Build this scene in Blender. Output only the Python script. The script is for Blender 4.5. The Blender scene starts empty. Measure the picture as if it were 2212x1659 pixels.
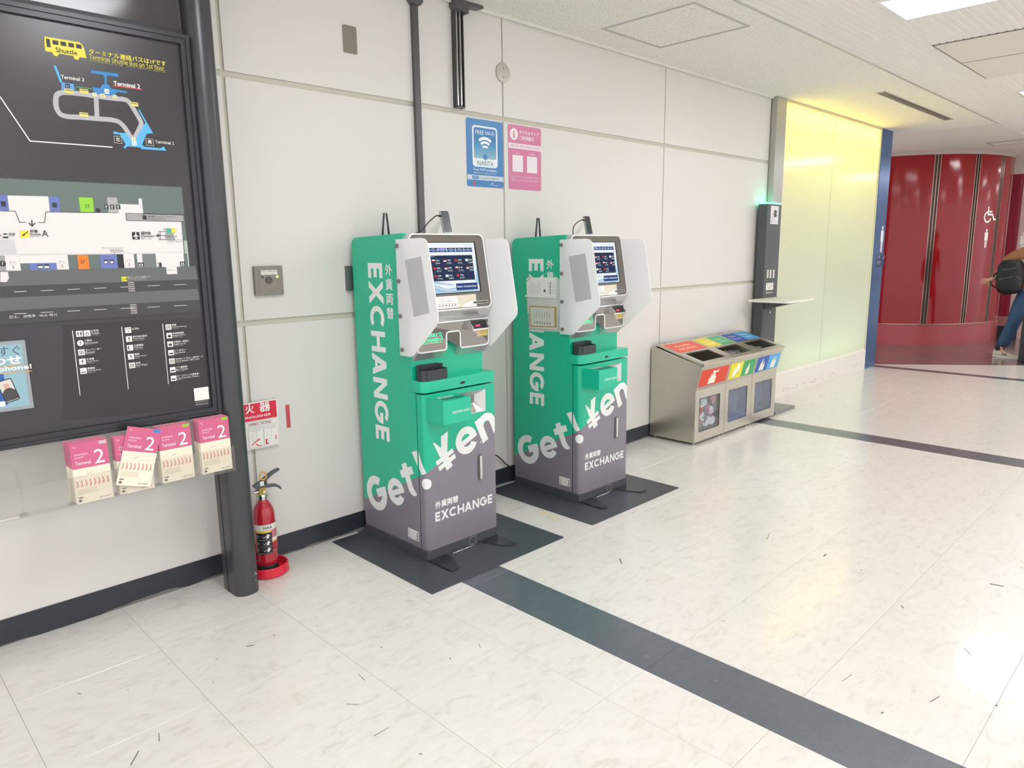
import bpy, bmesh, math, random
from mathutils import Vector, Matrix, noise
random.seed(7)
D = bpy.data
SC = bpy.context.scene
COL = SC.collection
PI = math.pi
V = Vector
def R(a): return math.radians(a)

# ------------------------------------------------------------------ camera
IW, IH = 2212, 1659
FPX = 1549.37
YAW, PITCH, ROLL = 0.777601138, -0.183669275, -0.0129382097
CAM = V((0.0, -3.3621, 1.55))
fw = V((math.sin(YAW)*math.cos(PITCH), math.cos(YAW)*math.cos(PITCH), math.sin(PITCH)))
rt = fw.cross(V((0, 0, 1))).normalized(); up = rt.cross(fw)
c_, s_ = math.cos(ROLL), math.sin(ROLL)
rt, up = c_*rt+s_*up, -s_*rt+c_*up
cd = D.cameras.new('camera'); cam = D.objects.new('camera', cd); COL.objects.link(cam)
cam.matrix_world = Matrix.Translation(CAM) @ Matrix((rt, up, -fw)).transposed().to_4x4()
cd.sensor_width = 36; cd.lens = FPX*36/IW; cd.clip_start = .05; cd.clip_end = 200
SC.camera = cam

def ray(px, py): return fw+rt*((px-IW/2)/FPX)-up*((py-IH/2)/FPX)
def hit(px, py, p0, n):
    d = ray(px, py); return CAM+d*((V(p0)-CAM).dot(V(n))/d.dot(V(n)))
def on_y(px, py, Y=0): return hit(px, py, (0, Y, 0), (0, 1, 0))
def on_z(px, py, Z=0): return hit(px, py, (0, 0, Z), (0, 0, 1))

# ------------------------------------------------------------------ world and colour
wd = D.worlds.new('world'); SC.world = wd; wd.use_nodes = True
bg = wd.node_tree.nodes['Background']; bg.inputs[0].default_value = (.97, .98, 1, 1); bg.inputs[1].default_value = .85
SC.view_settings.view_transform = 'Standard'; SC.view_settings.look = 'None'
SC.view_settings.exposure = 0.93; SC.view_settings.gamma = 1; SC.view_settings.use_curve_mapping = False
SC.cycles.use_denoising = True
SC.cycles.max_bounces = 10; SC.cycles.transparent_max_bounces = 16; SC.cycles.sample_clamp_indirect = 6
PANEL_EMIT = 10.5      # ceiling light panels
COVE_EMIT = 21        # yellow lamp strip inside the glass wall

# ------------------------------------------------------------------ materials
def lin(c):
    if isinstance(c, str): c = tuple(int(c[i:i+2], 16) for i in (0, 2, 4))
    return tuple((v/255/12.92 if v/255 <= .04045 else ((v/255+.055)/1.055)**2.4) for v in c)+(1,)
MATS = {}
def mat(name, col, rough=.5, metal=0, var=.04, scale=12, bump=0, bscale=60, spec=.5, emit=0, coat=0, alpha=None, aniso=None):
    if name in MATS: return MATS[name]
    m = D.materials.new(name); m.use_nodes = True; MATS[name] = m
    nt = m.node_tree; n = nt.nodes; l = nt.links; b = n['Principled BSDF']
    c = lin(col)
    b.inputs['Roughness'].default_value = rough; b.inputs['Metallic'].default_value = metal
    b.inputs['Specular IOR Level'].default_value = spec; b.inputs['Coat Weight'].default_value = coat
    b.inputs['Coat Roughness'].default_value = .05
    tc = n.new('ShaderNodeTexCoord')
    mp = n.new('ShaderNodeMapping'); l.new(tc.outputs['Object'], mp.inputs[0])
    if aniso: mp.inputs['Scale'].default_value = aniso
    if var:
        tx = n.new('ShaderNodeTexNoise'); tx.inputs['Scale'].default_value = scale; tx.inputs['Detail'].default_value = 4
        l.new(mp.outputs[0], tx.inputs['Vector'])
        mr = n.new('ShaderNodeMapRange'); mr.inputs[3].default_value = 1-var; mr.inputs[4].default_value = 1+var
        l.new(tx.outputs[0], mr.inputs[0])
        mx = n.new('ShaderNodeVectorMath'); mx.operation = 'SCALE'; mx.inputs[0].default_value = c[:3]
        l.new(mr.outputs[0], mx.inputs['Scale']); l.new(mx.outputs[0], b.inputs['Base Color'])
    else: b.inputs['Base Color'].default_value = c
    if bump:
        t2 = n.new('ShaderNodeTexNoise'); t2.inputs['Scale'].default_value = bscale; t2.inputs['Detail'].default_value = 3
        l.new(mp.outputs[0], t2.inputs['Vector'])
        bp = n.new('ShaderNodeBump'); bp.inputs['Strength'].default_value = bump; bp.inputs['Distance'].default_value = .01
        l.new(t2.outputs[0], bp.inputs['Height']); l.new(bp.outputs[0], b.inputs['Normal'])
    if emit:
        b.inputs['Emission Color'].default_value = c; b.inputs['Emission Strength'].default_value = emit
    return m
def glow(name, col, s):
    if name in MATS: return MATS[name]
    m = D.materials.new(name); m.use_nodes = True; MATS[name] = m
    nt = m.node_tree; nt.nodes.remove(nt.nodes['Principled BSDF'])
    e = nt.nodes.new('ShaderNodeEmission'); e.inputs[0].default_value = lin(col); e.inputs[1].default_value = s
    nt.links.new(e.outputs[0], nt.nodes['Material Output'].inputs[0]); return m
def clear(name, tint, gloss=.10, rough=.05, diff=0., trans=0., dcol='ffffff'):
    """thin clear or frosted plastic: transparent + translucent + diffuse + glossy"""
    if name in MATS: return MATS[name]
    m = D.materials.new(name); m.use_nodes = True; MATS[name] = m
    nt = m.node_tree; n = nt.nodes; l = nt.links; n.remove(n['Principled BSDF'])
    t = n.new('ShaderNodeBsdfTransparent'); t.inputs[0].default_value = lin(tint)
    g = n.new('ShaderNodeBsdfGlossy'); g.inputs['Roughness'].default_value = rough
    cur = t.outputs[0]
    if diff or trans:
        d = n.new('ShaderNodeBsdfDiffuse'); d.inputs[0].default_value = lin(dcol)
        tr = n.new('ShaderNodeBsdfTranslucent'); tr.inputs[0].default_value = lin(dcol)
        a = n.new('ShaderNodeMixShader'); a.inputs[0].default_value = trans/(diff+trans); l.new(d.outputs[0], a.inputs[1]); l.new(tr.outputs[0], a.inputs[2])
        b = n.new('ShaderNodeMixShader'); b.inputs[0].default_value = diff+trans; l.new(cur, b.inputs[1]); l.new(a.outputs[0], b.inputs[2]); cur = b.outputs[0]
    f = n.new('ShaderNodeLayerWeight'); f.inputs[0].default_value = .35
    mm = n.new('ShaderNodeMath'); mm.operation = 'MULTIPLY_ADD'; mm.inputs[1].default_value = gloss*2; mm.inputs[2].default_value = gloss*.4
    l.new(f.outputs['Fresnel'], mm.inputs[0])
    x = n.new('ShaderNodeMixShader'); l.new(mm.outputs[0], x.inputs[0]); l.new(cur, x.inputs[1]); l.new(g.outputs[0], x.inputs[2])
    l.new(x.outputs[0], n['Material Output'].inputs[0]); return m
def flat(hexs): return mat('print '+hexs, hexs, rough=.45, var=0)
def nodes_of(m): return m.node_tree.nodes, m.node_tree.links, m.node_tree.nodes['Principled BSDF']

# ------------------------------------------------------------------ objects
ORG = {}
def tag(o, label, cat, group=None):
    o['label'] = label; o['category'] = cat
    if group: o['group'] = group
    return o
def thing(name, loc, label=None, cat=None, group=None, kind=None):
    o = D.objects.new(name, None); COL.objects.link(o); o.location = loc; o.empty_display_size = .05; ORG[o.name] = V(loc)
    if label: tag(o, label, cat, group)
    if kind: o['kind'] = kind
    return o
def obj(name, bm, m, parent=None, label=None, smooth=False, bevel=0, origin=None, kind=None, seg=2):
    """links a bmesh (world coordinates) as ONE mesh object"""
    if bevel:
        es = [e for e in bm.edges if len(e.link_faces) == 2 and e.calc_face_angle(0) > .5]
        bmesh.ops.bevel(bm, geom=es, offset=bevel, segments=seg, affect='EDGES', profile=.6, clamp_overlap=True)
    me = D.meshes.new(name)
    org = ORG[parent.name] if parent else (V(origin) if origin is not None else V((0, 0, 0)))
    bmesh.ops.translate(bm, verts=bm.verts, vec=-org)
    bm.normal_update(); bm.to_mesh(me); bm.free()
    for x in (m if isinstance(m, (list, tuple)) else [m]): me.materials.append(x)
    if smooth:
        for p in me.polygons: p.use_smooth = True
        if smooth != 'all':
            try: me.set_sharp_from_angle(angle=R(35))
            except Exception: pass
    o = D.objects.new(name, me); COL.objects.link(o)
    if parent: o.parent = parent
    else: o.location = org
    ORG[o.name] = org
    if label: o['label'] = label
    if kind: o['kind'] = kind
    return o
def B(): return bmesh.new()
def face(bm, pts, mi=0):
    f = bm.faces.new([bm.verts.new(p) for p in pts]); f.material_index = mi; return f
def box(bm, x0, x1, y0, y1, z0, z1, mi=0):
    v = [bm.verts.new((x, y, z)) for x in (x0, x1) for y in (y0, y1) for z in (z0, z1)]
    for q in ((0, 1, 3, 2), (4, 6, 7, 5), (0, 4, 5, 1), (2, 3, 7, 6), (0, 2, 6, 4), (1, 5, 7, 3)):
        f = bm.faces.new([v[i] for i in q]); f.material_index = mi
    return bm
def BX(*a): return box(B(), *a)
def loft(bm, A, C, mi=0, caps=True):
    a = [bm.verts.new(p) for p in A]; c = [bm.verts.new(p) for p in C]; n = len(a)
    for i in range(n):
        f = bm.faces.new((a[i], a[(i+1) % n], c[(i+1) % n], c[i])); f.material_index = mi
    if caps: bm.faces.new(a[::-1]).material_index = mi; bm.faces.new(c).material_index = mi
    bmesh.ops.recalc_face_normals(bm, faces=bm.faces)
    return bm
def prism(bm, pts, ax, a0, a1, mi=0):
    f = {'x': lambda p, t: (t, p[0], p[1]), 'y': lambda p, t: (p[0], t, p[1]), 'z': lambda p, t: (p[0], p[1], t)}[ax]
    return loft(bm, [f(p, a0) for p in pts], [f(p, a1) for p in pts], mi)
def rr(u0, v0, u1, v1, r, n=5, rs=None):
    rs = rs or (r, r, r, r); out = []
    for (cx, cy, a0, q) in ((u0, v0, 180, 0), (u1, v0, 270, 1), (u1, v1, 0, 2), (u0, v1, 90, 3)):
        r_ = rs[q]
        if r_ <= 0: out.append((cx, cy)); continue
        ox = cx+r_ if q in (0, 3) else cx-r_; oy = cy+r_ if q in (0, 1) else cy-r_
        for k in range(n+1):
            a = R(a0+90*k/n); out.append((ox+r_*math.cos(a), oy+r_*math.sin(a)))
    return out
def ring(c, d, r, n, e1=None):
    d = V(d).normalized(); e1 = e1 or (d.cross(V((0, 0, 1))) if abs(d.z) < .9 else d.cross(V((1, 0, 0)))).normalized(); e2 = d.cross(e1)
    return [V(c)+r*(math.cos(2*PI*k/n)*e1+math.sin(2*PI*k/n)*e2) for k in range(n)]
def cyl(bm, p0, p1, r0, r1=None, n=20, mi=0):
    d = V(p1)-V(p0); return loft(bm, ring(p0, d, r0, n), ring(p1, d, r0 if r1 is None else r1, n), mi)
def tube(bm, pts, r, n=8, mi=0, closed=False):
    pts = [V(p) for p in pts]; rings = []; N = len(pts)
    d0 = (pts[1]-pts[0]).normalized(); e1 = (d0.cross(V((0, 0, 1))) if abs(d0.z) < .9 else d0.cross(V((1, 0, 0)))).normalized()
    for i, p in enumerate(pts):
        a = pts[(i-1) % N] if (closed or i) else p; b = pts[(i+1) % N] if (closed or i < N-1) else p
        d = (b-a).normalized(); e1 = (e1-d*e1.dot(d)).normalized()
        rr_ = r[i] if isinstance(r, (list, tuple)) else r
        rings.append([bm.verts.new(q) for q in ring(p, d, rr_, n, e1)])
    for i in range(N if closed else N-1):
        a, b = rings[i], rings[(i+1) % N]
        for k in range(n): bm.faces.new((a[k], a[(k+1) % n], b[(k+1) % n], b[k])).material_index = mi
    if not closed: bm.faces.new(rings[0][::-1]); bm.faces.new(rings[-1])
    bmesh.ops.recalc_face_normals(bm, faces=bm.faces)
    return bm
def lathe(bm, prof, c, n=32, mi=0):
    c = V(c); rings = []
    for r, z in prof:
        rings.append([bm.verts.new(c+V((r*math.cos(2*PI*k/n), r*math.sin(2*PI*k/n), z))) for k in range(n)])
    for a, b in zip(rings, rings[1:]):
        for k in range(n): bm.faces.new((a[k], a[(k+1) % n], b[(k+1) % n], b[k])).material_index = mi
    for rg in (rings[0], rings[-1]): bm.faces.new(rg).material_index = mi
    bmesh.ops.recalc_face_normals(bm, faces=bm.faces)
    return bm
def smoothpath(pts, n=6):
    P = [V(p) for p in pts]; P = [P[0]]+P+[P[-1]]; out = []
    for i in range(1, len(P)-2):
        for k in range(n):
            t = k/n; a, b, c, d = P[i-1:i+3]
            out.append(.5*((2*b)+(c-a)*t+(2*a-5*b+4*c-d)*t*t+(3*b-a-3*c+d)*t**3))
    return out+[P[-2]]
def copy_tree(o, dx, parent=None):
    c = o.copy(); COL.objects.link(c); c.parent = parent
    if parent is None: c.location = o.location+V(dx)
    ORG[c.name] = ORG[o.name]+V(dx)
    for ch in list(o.children): copy_tree(ch, dx, c)
    return c

# ------------------------------------------------------------------ lettering and flat print
TXT = {}
FONT = None
try:   # Blender's own interface font; its built-in one stands in if it is not there
    import os
    for root_ in (bpy.utils.resource_path('LOCAL'), bpy.utils.resource_path('SYSTEM')):
        fp_ = os.path.join(root_, 'datafiles', 'fonts', 'Inter.woff2')
        if root_ and os.path.exists(fp_) and not FONT: FONT = D.fonts.load(fp_)
except Exception: FONT = None
def glyphs(s, bold=0):
    """outline of a string from the built-in font, normalised to its own bounding box"""
    k = (s, bold)
    if k not in TXT:
        cu = D.curves.new('t', 'FONT'); cu.body = s; cu.size = 1; cu.offset = bold; cu.resolution_u = 3
        if FONT and '1' in s and all(ord(c) < 256 for c in s): cu.font = FONT
        o = D.objects.new('t', cu); COL.objects.link(o)
        dg = bpy.context.evaluated_depsgraph_get()
        me = D.meshes.new_from_object(o.evaluated_get(dg)); D.objects.remove(o); D.curves.remove(cu)
        vs = [(v.co.x, v.co.y) for v in me.vertices]; fs = [tuple(p.vertices) for p in me.polygons]
        D.meshes.remove(me)
        if not vs: vs = [(0, 0), (1, 0), (0, 1)]
        x0 = min(v[0] for v in vs); x1 = max(v[0] for v in vs); y0 = min(v[1] for v in vs); y1 = max(v[1] for v in vs)
        TXT[k] = ([((a-x0)/(x1-x0), (b-y0)/(y1-y0)) for a, b in vs], fs, (x1-x0)/(y1-y0))
    return TXT[k]
class Print:
    """flat printed shapes on one plane, one mesh, a material per ink"""
    def __init__(s, o, u, v, lift=.0006):
        s.o, s.u, s.v = V(o), V(u).normalized(), V(v).normalized(); s.n = s.u.cross(s.v); s.lift = lift; s.k = 0; s.bm = B(); s.m = []; s.warp = None; s.sc = None; s.hs = 1; s.tf = None
    def mi(s, m):
        if isinstance(m, str): m = flat(m)
        if m not in s.m: s.m.append(m)
        return s.m.index(m)
    def w(s, p, k=None):
        if s.sc: c, q = s.sc; p = (c[0]+(p[0]-c[0])*q, c[1]+(p[1]-c[1])*q)
        if s.tf: p = s.tf(p)
        if s.warp: return s.warp(p[0], p[1], s.lift+.00005*(s.k if k is None else k))
        return s.o+s.u*p[0]+s.v*p[1]+s.n*(s.lift+.00005*(s.k if k is None else k))
    def px(s, x, y):
        h = hit(x, y, s.o, s.n)-s.o; return (h.dot(s.u), h.dot(s.v))
    def poly(s, pts, m, step=1):
        f = s.bm.faces.new([s.bm.verts.new(s.w(p)) for p in pts]); f.material_index = s.mi(m); s.k += step
        if f.calc_area() and (f.normal_update() or f.normal.dot(s.n) < 0) and not s.warp: f.normal_flip()
        if len(pts) > 4: bmesh.ops.triangulate(s.bm, faces=[f])
    def rect(s, u0, v0, u1, v1, m, r=0, n=4): s.poly(rr(u0, v0, u1, v1, r, n) if r else [(u0, v0), (u1, v0), (u1, v1), (u0, v1)], m)
    def disc(s, c, r, m, n=24, ry=None): s.poly([(c[0]+r*math.cos(2*PI*k/n), c[1]+(ry or r)*math.sin(2*PI*k/n)) for k in range(n)], m)
    def ico(s, c=None, q=1, hs=1): s.sc = (c, q) if c is not None else None; s.hs = hs
    def line(s, pts, w, m, closed=False):
        P = []
        for p in pts:
            p = V((p[0], p[1]))
            if not P or (p-P[-1]).length > 1e-6: P.append(p)
        if closed and (P[0]-P[-1]).length < 1e-6: P.pop()
        N = len(P); L = []
        if N < 2: return
        for i, p in enumerate(P):
            a = P[i-1] if (closed or i) else None; c = P[(i+1) % N] if (closed or i < N-1) else None
            d1 = (p-a).normalized() if a is not None else (c-p).normalized(); d2 = (c-p).normalized() if c is not None else d1
            t = d1+d2
            t = t.normalized() if t.length > .2 else d1
            q = V((-t.y, t.x)); k = max(.45, q.dot(V((-d1.y, d1.x)))); L.append((p+q*w/2/k, p-q*w/2/k))
        for i in range(N if closed else N-1):
            a, c = L[i], L[(i+1) % N]; s.poly([a[0], a[1], c[1], c[0]], m, 0)
        s.k += 1
    def arc(s, c, r, a0, a1, w, m, n=10): s.line([(c[0]+r*math.cos(R(a0+(a1-a0)*k/n)), c[1]+r*math.sin(R(a0+(a1-a0)*k/n))) for k in range(n+1)], w, m)
    def ring(s, c, r, w, m, n=28): s.arc(c, r, 0, 360, w, m, n)
    def text(s, t, u, v, h, m, w=None, a='l', bold=.012, rot=0, clip=None):
        """lower left (or centre, right) of the inked box at u, v; h = inked height, w = inked width if fixed"""
        vs, fs, asp = glyphs(t, 0); h = h*s.hs; w = w or h*asp
        if a == 'c': u -= w/2
        if a == 'r': u -= w
        cu, cv = u+w/2, v+h/2; cr, sr = math.cos(R(rot)), math.sin(R(rot)); mi = s.mi(m)
        rad = h*bold*(1.0 if bold > .03 else .7) if bold > .018 else 0; nd = 12 if bold > .03 else 4
        w -= 2*rad; h -= 2*rad; base = []
        for x, y in vs:
            x, y = (x-.5)*w, (y-.5)*h; base.append((cu+x*cr-y*sr, cv+x*sr+y*cr))
        offs = [(0, 0)]+([(rad*math.cos(2*PI*k/nd), rad*math.sin(2*PI*k/nd)) for k in range(nd)] if rad else [])
        for ox, oy in offs:
            P = [(p[0]+ox, p[1]+oy) for p in base]; ff = fs
            if s.warp or clip:
                tb = B(); q = [tb.verts.new((p[0], p[1], 0)) for p in P]
                for f in fs:
                    try: tb.faces.new([q[i] for i in f])
                    except ValueError: pass
                for c in (s.cuts if s.warp else ()): bmesh.ops.bisect_plane(tb, geom=tb.verts[:]+tb.edges[:]+tb.faces[:], plane_co=(c, 0, 0), plane_no=(1, 0, 0))
                for (c, no) in (clip or ()): bmesh.ops.bisect_plane(tb, geom=tb.verts[:]+tb.edges[:]+tb.faces[:], plane_co=(c, 0, 0), plane_no=no, clear_outer=True)
                tb.verts.index_update(); P = [(x.co.x, x.co.y) for x in tb.verts]; ff = [tuple(x.index for x in f.verts) for f in tb.faces]; tb.free()
            q = [s.bm.verts.new(s.w(p)) for p in P]
            for f in ff:
                try: s.bm.faces.new([q[i] for i in f]).material_index = mi
                except ValueError: pass
            s.k += .05
        s.k += .5
    def heavy(s, ch, cu, cv, w, h, t, m, rot=0, umax=None):
        """one heavy geometric letter built from strokes of thickness t, centred at cu, cv"""
        cr, sr = math.cos(R(rot)), math.sin(R(rot))
        def tf(p):
            x, y = p[0]-w/2, p[1]-h/2; u = cu+x*cr-y*sr
            return (u if umax is None else min(u, umax), cv+x*sr+y*cr)
        s.tf = tf
        def pg(*q): s.poly(list(q), m, .4)
        def rc(x0, y0, x1, y1): pg((x0, y0), (x1, y0), (x1, y1), (x0, y1))
        def el(a0, a1, cx=None, cy=None, rx=None, ry=None, n=28):
            cx = w/2 if cx is None else cx; cy = h/2 if cy is None else cy; rx = rx or w/2; ry = ry or h/2
            P = [(R(a0+(a1-a0)*k/n)) for k in range(n+1)]
            for a, b in zip(P, P[1:]):
                s.poly([(cx+rx*math.cos(a), cy+ry*math.sin(a)), (cx+rx*math.cos(b), cy+ry*math.sin(b)), (cx+(rx-t)*math.cos(b), cy+(ry-t)*math.sin(b)), (cx+(rx-t)*math.cos(a), cy+(ry-t)*math.sin(a))], m, 0)
            s.k += .4
        if ch == 'E': rc(0, 0, t, h); rc(t, 0, w, t); rc(t, h-t, w, h); rc(t, h/2-t/2, w*.95, h/2+t/2)
        elif ch == 'X': d = t*1.25; pg((0, 0), (d, 0), (w, h), (w-d, h)); pg((w-d, 0), (w, 0), (d, h), (0, h))
        elif ch == 'C': el(48, 312)
        elif ch == 'H': rc(0, 0, t, h); rc(w-t, 0, w, h); rc(t, h/2-t/2, w-t, h/2+t/2)
        elif ch == 'A': d = t*1.15; pg((0, 0), (d, 0), (w/2+d/2, h), (w/2-d/2, h)); pg((w-d, 0), (w, 0), (w/2+d/2, h), (w/2-d/2, h)); rc(w*.2, h*.2, w*.8, h*.2+t*.85)
        elif ch == 'N': rc(0, 0, t, h); rc(w-t, 0, w, h); d = t*1.1; pg((w-d, 0), (w, 0), (d, h), (0, h))
        elif ch == 'G': el(45, 360); rc(w*.52, h/2-t*.5, w, h/2+t*.5)
        elif ch == 'e': el(0, 318); rc(t*.6, h/2-t*.42, w-.0*t, h/2+t*.30)
        elif ch == 't':
            x = w*.26; rc(x, h*.28, x+t, h); rc(0, h*.62, w*.96, h*.62+t*.92); el(180, 292, x+w*.37, h*.28, w*.37, h*.28, 14)
        elif ch == 'n': rc(0, 0, t, h*.98); el(0, 180, w/2, h-w*.5, w/2, w*.5, 18); rc(w-t, 0, w, h-w*.5)
        elif ch == '¥':
            d = t*1.1; pg((w/2-t/2, h*.45), (w/2+t/2, h*.45), (d*1.05, h), (0, h)); pg((w/2-t/2, h*.45), (w/2+t/2, h*.45), (w, h), (w-d*1.05, h)); rc(w/2-t/2, 0, w/2+t/2, h*.47)
            rc(w*.10, h*.33, w*.90, h*.33+t*.58); rc(w*.10, h*.14, w*.90, h*.14+t*.58)
        s.tf = None
    def done(s, name, parent=None, label=None, origin=None): return obj(name, s.bm, s.m, parent, label, origin=origin)

# ================================================================== the setting
HC = 2.952
def floor_mat(name, c1, c2, c3, rough, fleck):
    m = mat(name, c1, rough=rough, var=0); n, l, b = nodes_of(m)
    tc = [x for x in n if x.type == 'TEX_COORD'][0]
    oi = n.new('ShaderNodeObjectInfo')
    geo = n.new('ShaderNodeNewGeometry')
    ad = n.new('ShaderNodeVectorMath'); ad.operation = 'MULTIPLY_ADD'; ad.inputs[1].default_value = (1, 1, 1)
    cx = n.new('ShaderNodeCombineXYZ'); mu = n.new('ShaderNodeMath'); mu.operation = 'MULTIPLY'; mu.inputs[1].default_value = 37
    l.new(oi.outputs['Random'], mu.inputs[0]); l.new(mu.outputs[0], cx.inputs[0]); l.new(mu.outputs[0], cx.inputs[1])
    l.new(geo.outputs['Position'], ad.inputs[0]); l.new(cx.outputs[0], ad.inputs[2])
    mp = n.new('ShaderNodeMapping'); mp.inputs['Scale'].default_value = (1, 2.2, 1); mp.inputs['Rotation'].default_value = (0, 0, .5); l.new(ad.outputs[0], mp.inputs[0])
    t = n.new('ShaderNodeTexNoise'); t.inputs['Scale'].default_value = 9; t.inputs['Detail'].default_value = 8; t.inputs['Roughness'].default_value = .62; t.inputs['Distortion'].default_value = 1.2
    l.new(mp.outputs[0], t.inputs['Vector'])
    cr = n.new('ShaderNodeValToRGB'); e = cr.color_ramp.elements
    e[0].position = .30; e[0].color = lin(c3); e[1].position = .52; e[1].color = lin(c1)
    x = e.new(.42); x.color = lin(c2); x = e.new(.75); x.color = lin(fleck)
    l.new(t.outputs[0], cr.inputs[0]); l.new(cr.outputs[0], b.inputs['Base Color'])
    t2 = n.new('ShaderNodeTexNoise'); t2.inputs['Scale'].default_value = 5; t2.inputs['Detail'].default_value = 3; l.new(geo.outputs['Position'], t2.inputs['Vector'])
    bp = n.new('ShaderNodeBump'); bp.inputs['Strength'].default_value = .06; bp.inputs['Distance'].default_value = .02; l.new(t2.outputs[0], bp.inputs['Height']); l.new(bp.outputs[0], b.inputs['Normal'])
    b.inputs['Coat Weight'].default_value = .5; b.inputs['Coat Roughness'].default_value = .09
    return m
M_TILE = floor_mat('white vinyl tile', 'e6e3de', 'e2dfda', 'd6d2ca', .30, 'e9e7e3')
M_DARKTILE = floor_mat('dark vinyl tile', '5a616b', '555c66', '666d76', .34, '5f6670')
M_STONE = floor_mat('dark stone', '6a615e', '60585a', '7b7270', .2, '6c6664')
M_JOINT = mat('tile bed', 'd0ccc4', rough=.8)

fl = thing('floor', (0, 0, 0), kind='structure')
obj('floor_bed', BX(-5, 30, -14, 8, -.06, -.004), M_JOINT, fl)
G_ = .0004
xs = [(.343+.4925*k, .343+.4925*(k+1)) for k in range(-4, 3)]+[(1.8205, 2.059)]
xs += [(2.308+.49*k, min(2.308+.49*(k+1), 5.967)) for k in range(8)]
xs += [(6.207+.49*k, min(6.207+.49*(k+1), 9.86)) for k in range(8)]
tiles = {}
def tile(x0, x1, y0, y1, m, nm='tile'):
    k = (round(x1-x0, 3), round(y1-y0, 3), m.name)
    if k not in tiles:
        bm = BX(-(x1-x0)/2+G_, (x1-x0)/2-G_, -(y1-y0)/2+G_, (y1-y0)/2-G_, -.004, 0)
        es = [e for e in bm.edges if all(v.co.z > -.001 for v in e.verts)]
        bmesh.ops.bevel(bm, geom=es, offset=.0008, segments=1, affect='EDGES')
        me = D.meshes.new('tile'); bm.to_mesh(me); bm.free(); me.materials.append(m); tiles[k] = me
    o = D.objects.new(nm, tiles[k]); COL.objects.link(o); o.parent = fl; o.location = ((x0+x1)/2, (y0+y1)/2, 0); ORG[o.name] = V((0, 0, 0))
for x0, x1 in xs:
    for j in range(7): tile(x0, x1, -.49*(j+1), -.49*j, M_TILE)
for x0, x1 in ((2.059, 2.308), (5.967, 6.207), (9.86, 10.02)):
    for j in range(4): tile(x0, x1, -.98*(j+1), -.98*j, M_DARKTILE, 'stripe_tile')
obj('outer_floor', BX(-5, 30, -14, -3.93, -.004, 0), M_TILE, fl, kind='stuff')
obj('outer_floor', BX(-5, -1.627, -3.93, 0, -.004, 0), M_TILE, fl, kind='stuff')
obj('outer_floor', BX(-1.627, 2.05, -3.93, -3.43, -.004, 0), M_TILE, fl, kind='stuff')
obj('outer_floor', BX(2.31, 30, -3.93, -3.43, -.004, 0), M_TILE, fl, kind='stuff')
obj('outer_floor', BX(10.02, 30, -3.43, 0.03, -.004, 0), M_TILE, fl, kind='stuff')
# dark stone floor of the washroom alcove, cut in slabs by pale joints
A0, A1 = on_z(1892, 787), on_z(2212, 789.5)
dirv = (A1-A0).normalized(); nrm = V((-dirv.y, dirv.x, 0))
if nrm.x < 0: nrm = -nrm
for i in range(-1, 5):
    for j in range(0, 3):
        a = A0+dirv*(i*.95+.004)+nrm*(j*1.6+.004); b_ = dirv*.942; c = nrm*1.592
        if i == -1: a = a+dirv*.35; b_ = dirv*.59
        bm = B(); pts = [a, a+b_, a+b_+c, a+c]; loft(bm, [p+V((0, 0, .0002)) for p in pts], [p+V((0, 0, .0035)) for p in pts])
        obj('stone_slab', bm, M_STONE, fl)
# scuffs and specks on the vinyl
pr = Print((0, 0, 0), (1, 0, 0), (0, 1, 0), lift=.0004)
for a, b_, w in [((1339, 1207), (1343, 1218), .012), ((1034, 1391), (1038, 1400), .004), ((971, 1421), (974, 1424), .008), ((1168, 1256), (1180, 1253), .003), ((343, 1584), (344, 1602), .005), ((300, 1622), (282, 1653), .006), ((808, 1590), (840, 1571), .004), ((748, 1521), (776, 1522), .004), ((773, 1456), (789, 1470), .004), ((466, 1426), (472, 1422), .006), ((532, 1397), (548, 1394), .009), ((590, 1372), (594, 1373), .008), ((873, 1299), (892, 1298), .004), ((822, 1397), (826, 1399), .006), ((1663, 1152), (1656, 1166), .005), ((1779, 1202), (1785, 1197), .012), ((2138, 1261), (2168, 1267), .014), ((1947, 1309), (1952, 1314), .007), ((2082, 1400), (2100, 1417), .004), ((1903, 1451), (1904, 1451.5), .008), ((1901, 1459.5), (1902, 1460), .008), ((1820, 1472), (1840, 1457), .003), ((1903, 1541), (1908, 1539), .008), ((2150, 1525), (2155, 1524), .01), ((2009, 1517), (2030, 1504), .004), ((1557, 1341), (1566, 1343), .005), ((1410, 978), (1412, 979), .014), ((1387, 963), (1389, 963), .01), ((2075, 850), (2078, 848), .01), ((685, 1352), (684, 1354), .006), ((1858, 1231), (1862, 1232), .01), ((673, 1182.5), (677, 1182), .01), ((905, 1630), (912, 1629), .006), ((458, 1474), (463, 1477), .003), ((275, 1491), (278, 1492), .004), ((168, 1498), (176, 1500), .004)]:
    pr.line([pr.px(*a), pr.px(*b_)], w*.55, '6b6760')
s_o = pr.done('scuff_mark', fl); s_o['kind'] = 'stuff'

# back wall: white panels with recessed joints
M_WALL = mat('white wall panel', 'e2deda', rough=.42, var=.012, scale=3, bump=.02, bscale=200)
M_WJ = mat('wall joint', 'cfcabd', rough=.6)
wl = thing('wall_back', (0, 0, 0), kind='structure')
obj('joint_backing', BX(-2.1, 6.84, .012, .12, 0, HC+.02), M_WJ, wl)
wx = [-2.05, -.275, 1.50, 3.262, 5.035, 6.815]
for i in range(5):
    g = (.009, .009, .009, .006, .005, .003)
    for z0, z1 in ((.10, 1.208), (1.236, 2.342), (2.370, 2.945)):
        obj('panel', BX(wx[i]+g[i], wx[i+1]-g[i+1], 0, .014, z0, z1), M_WALL, wl, bevel=.0025)
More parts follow.
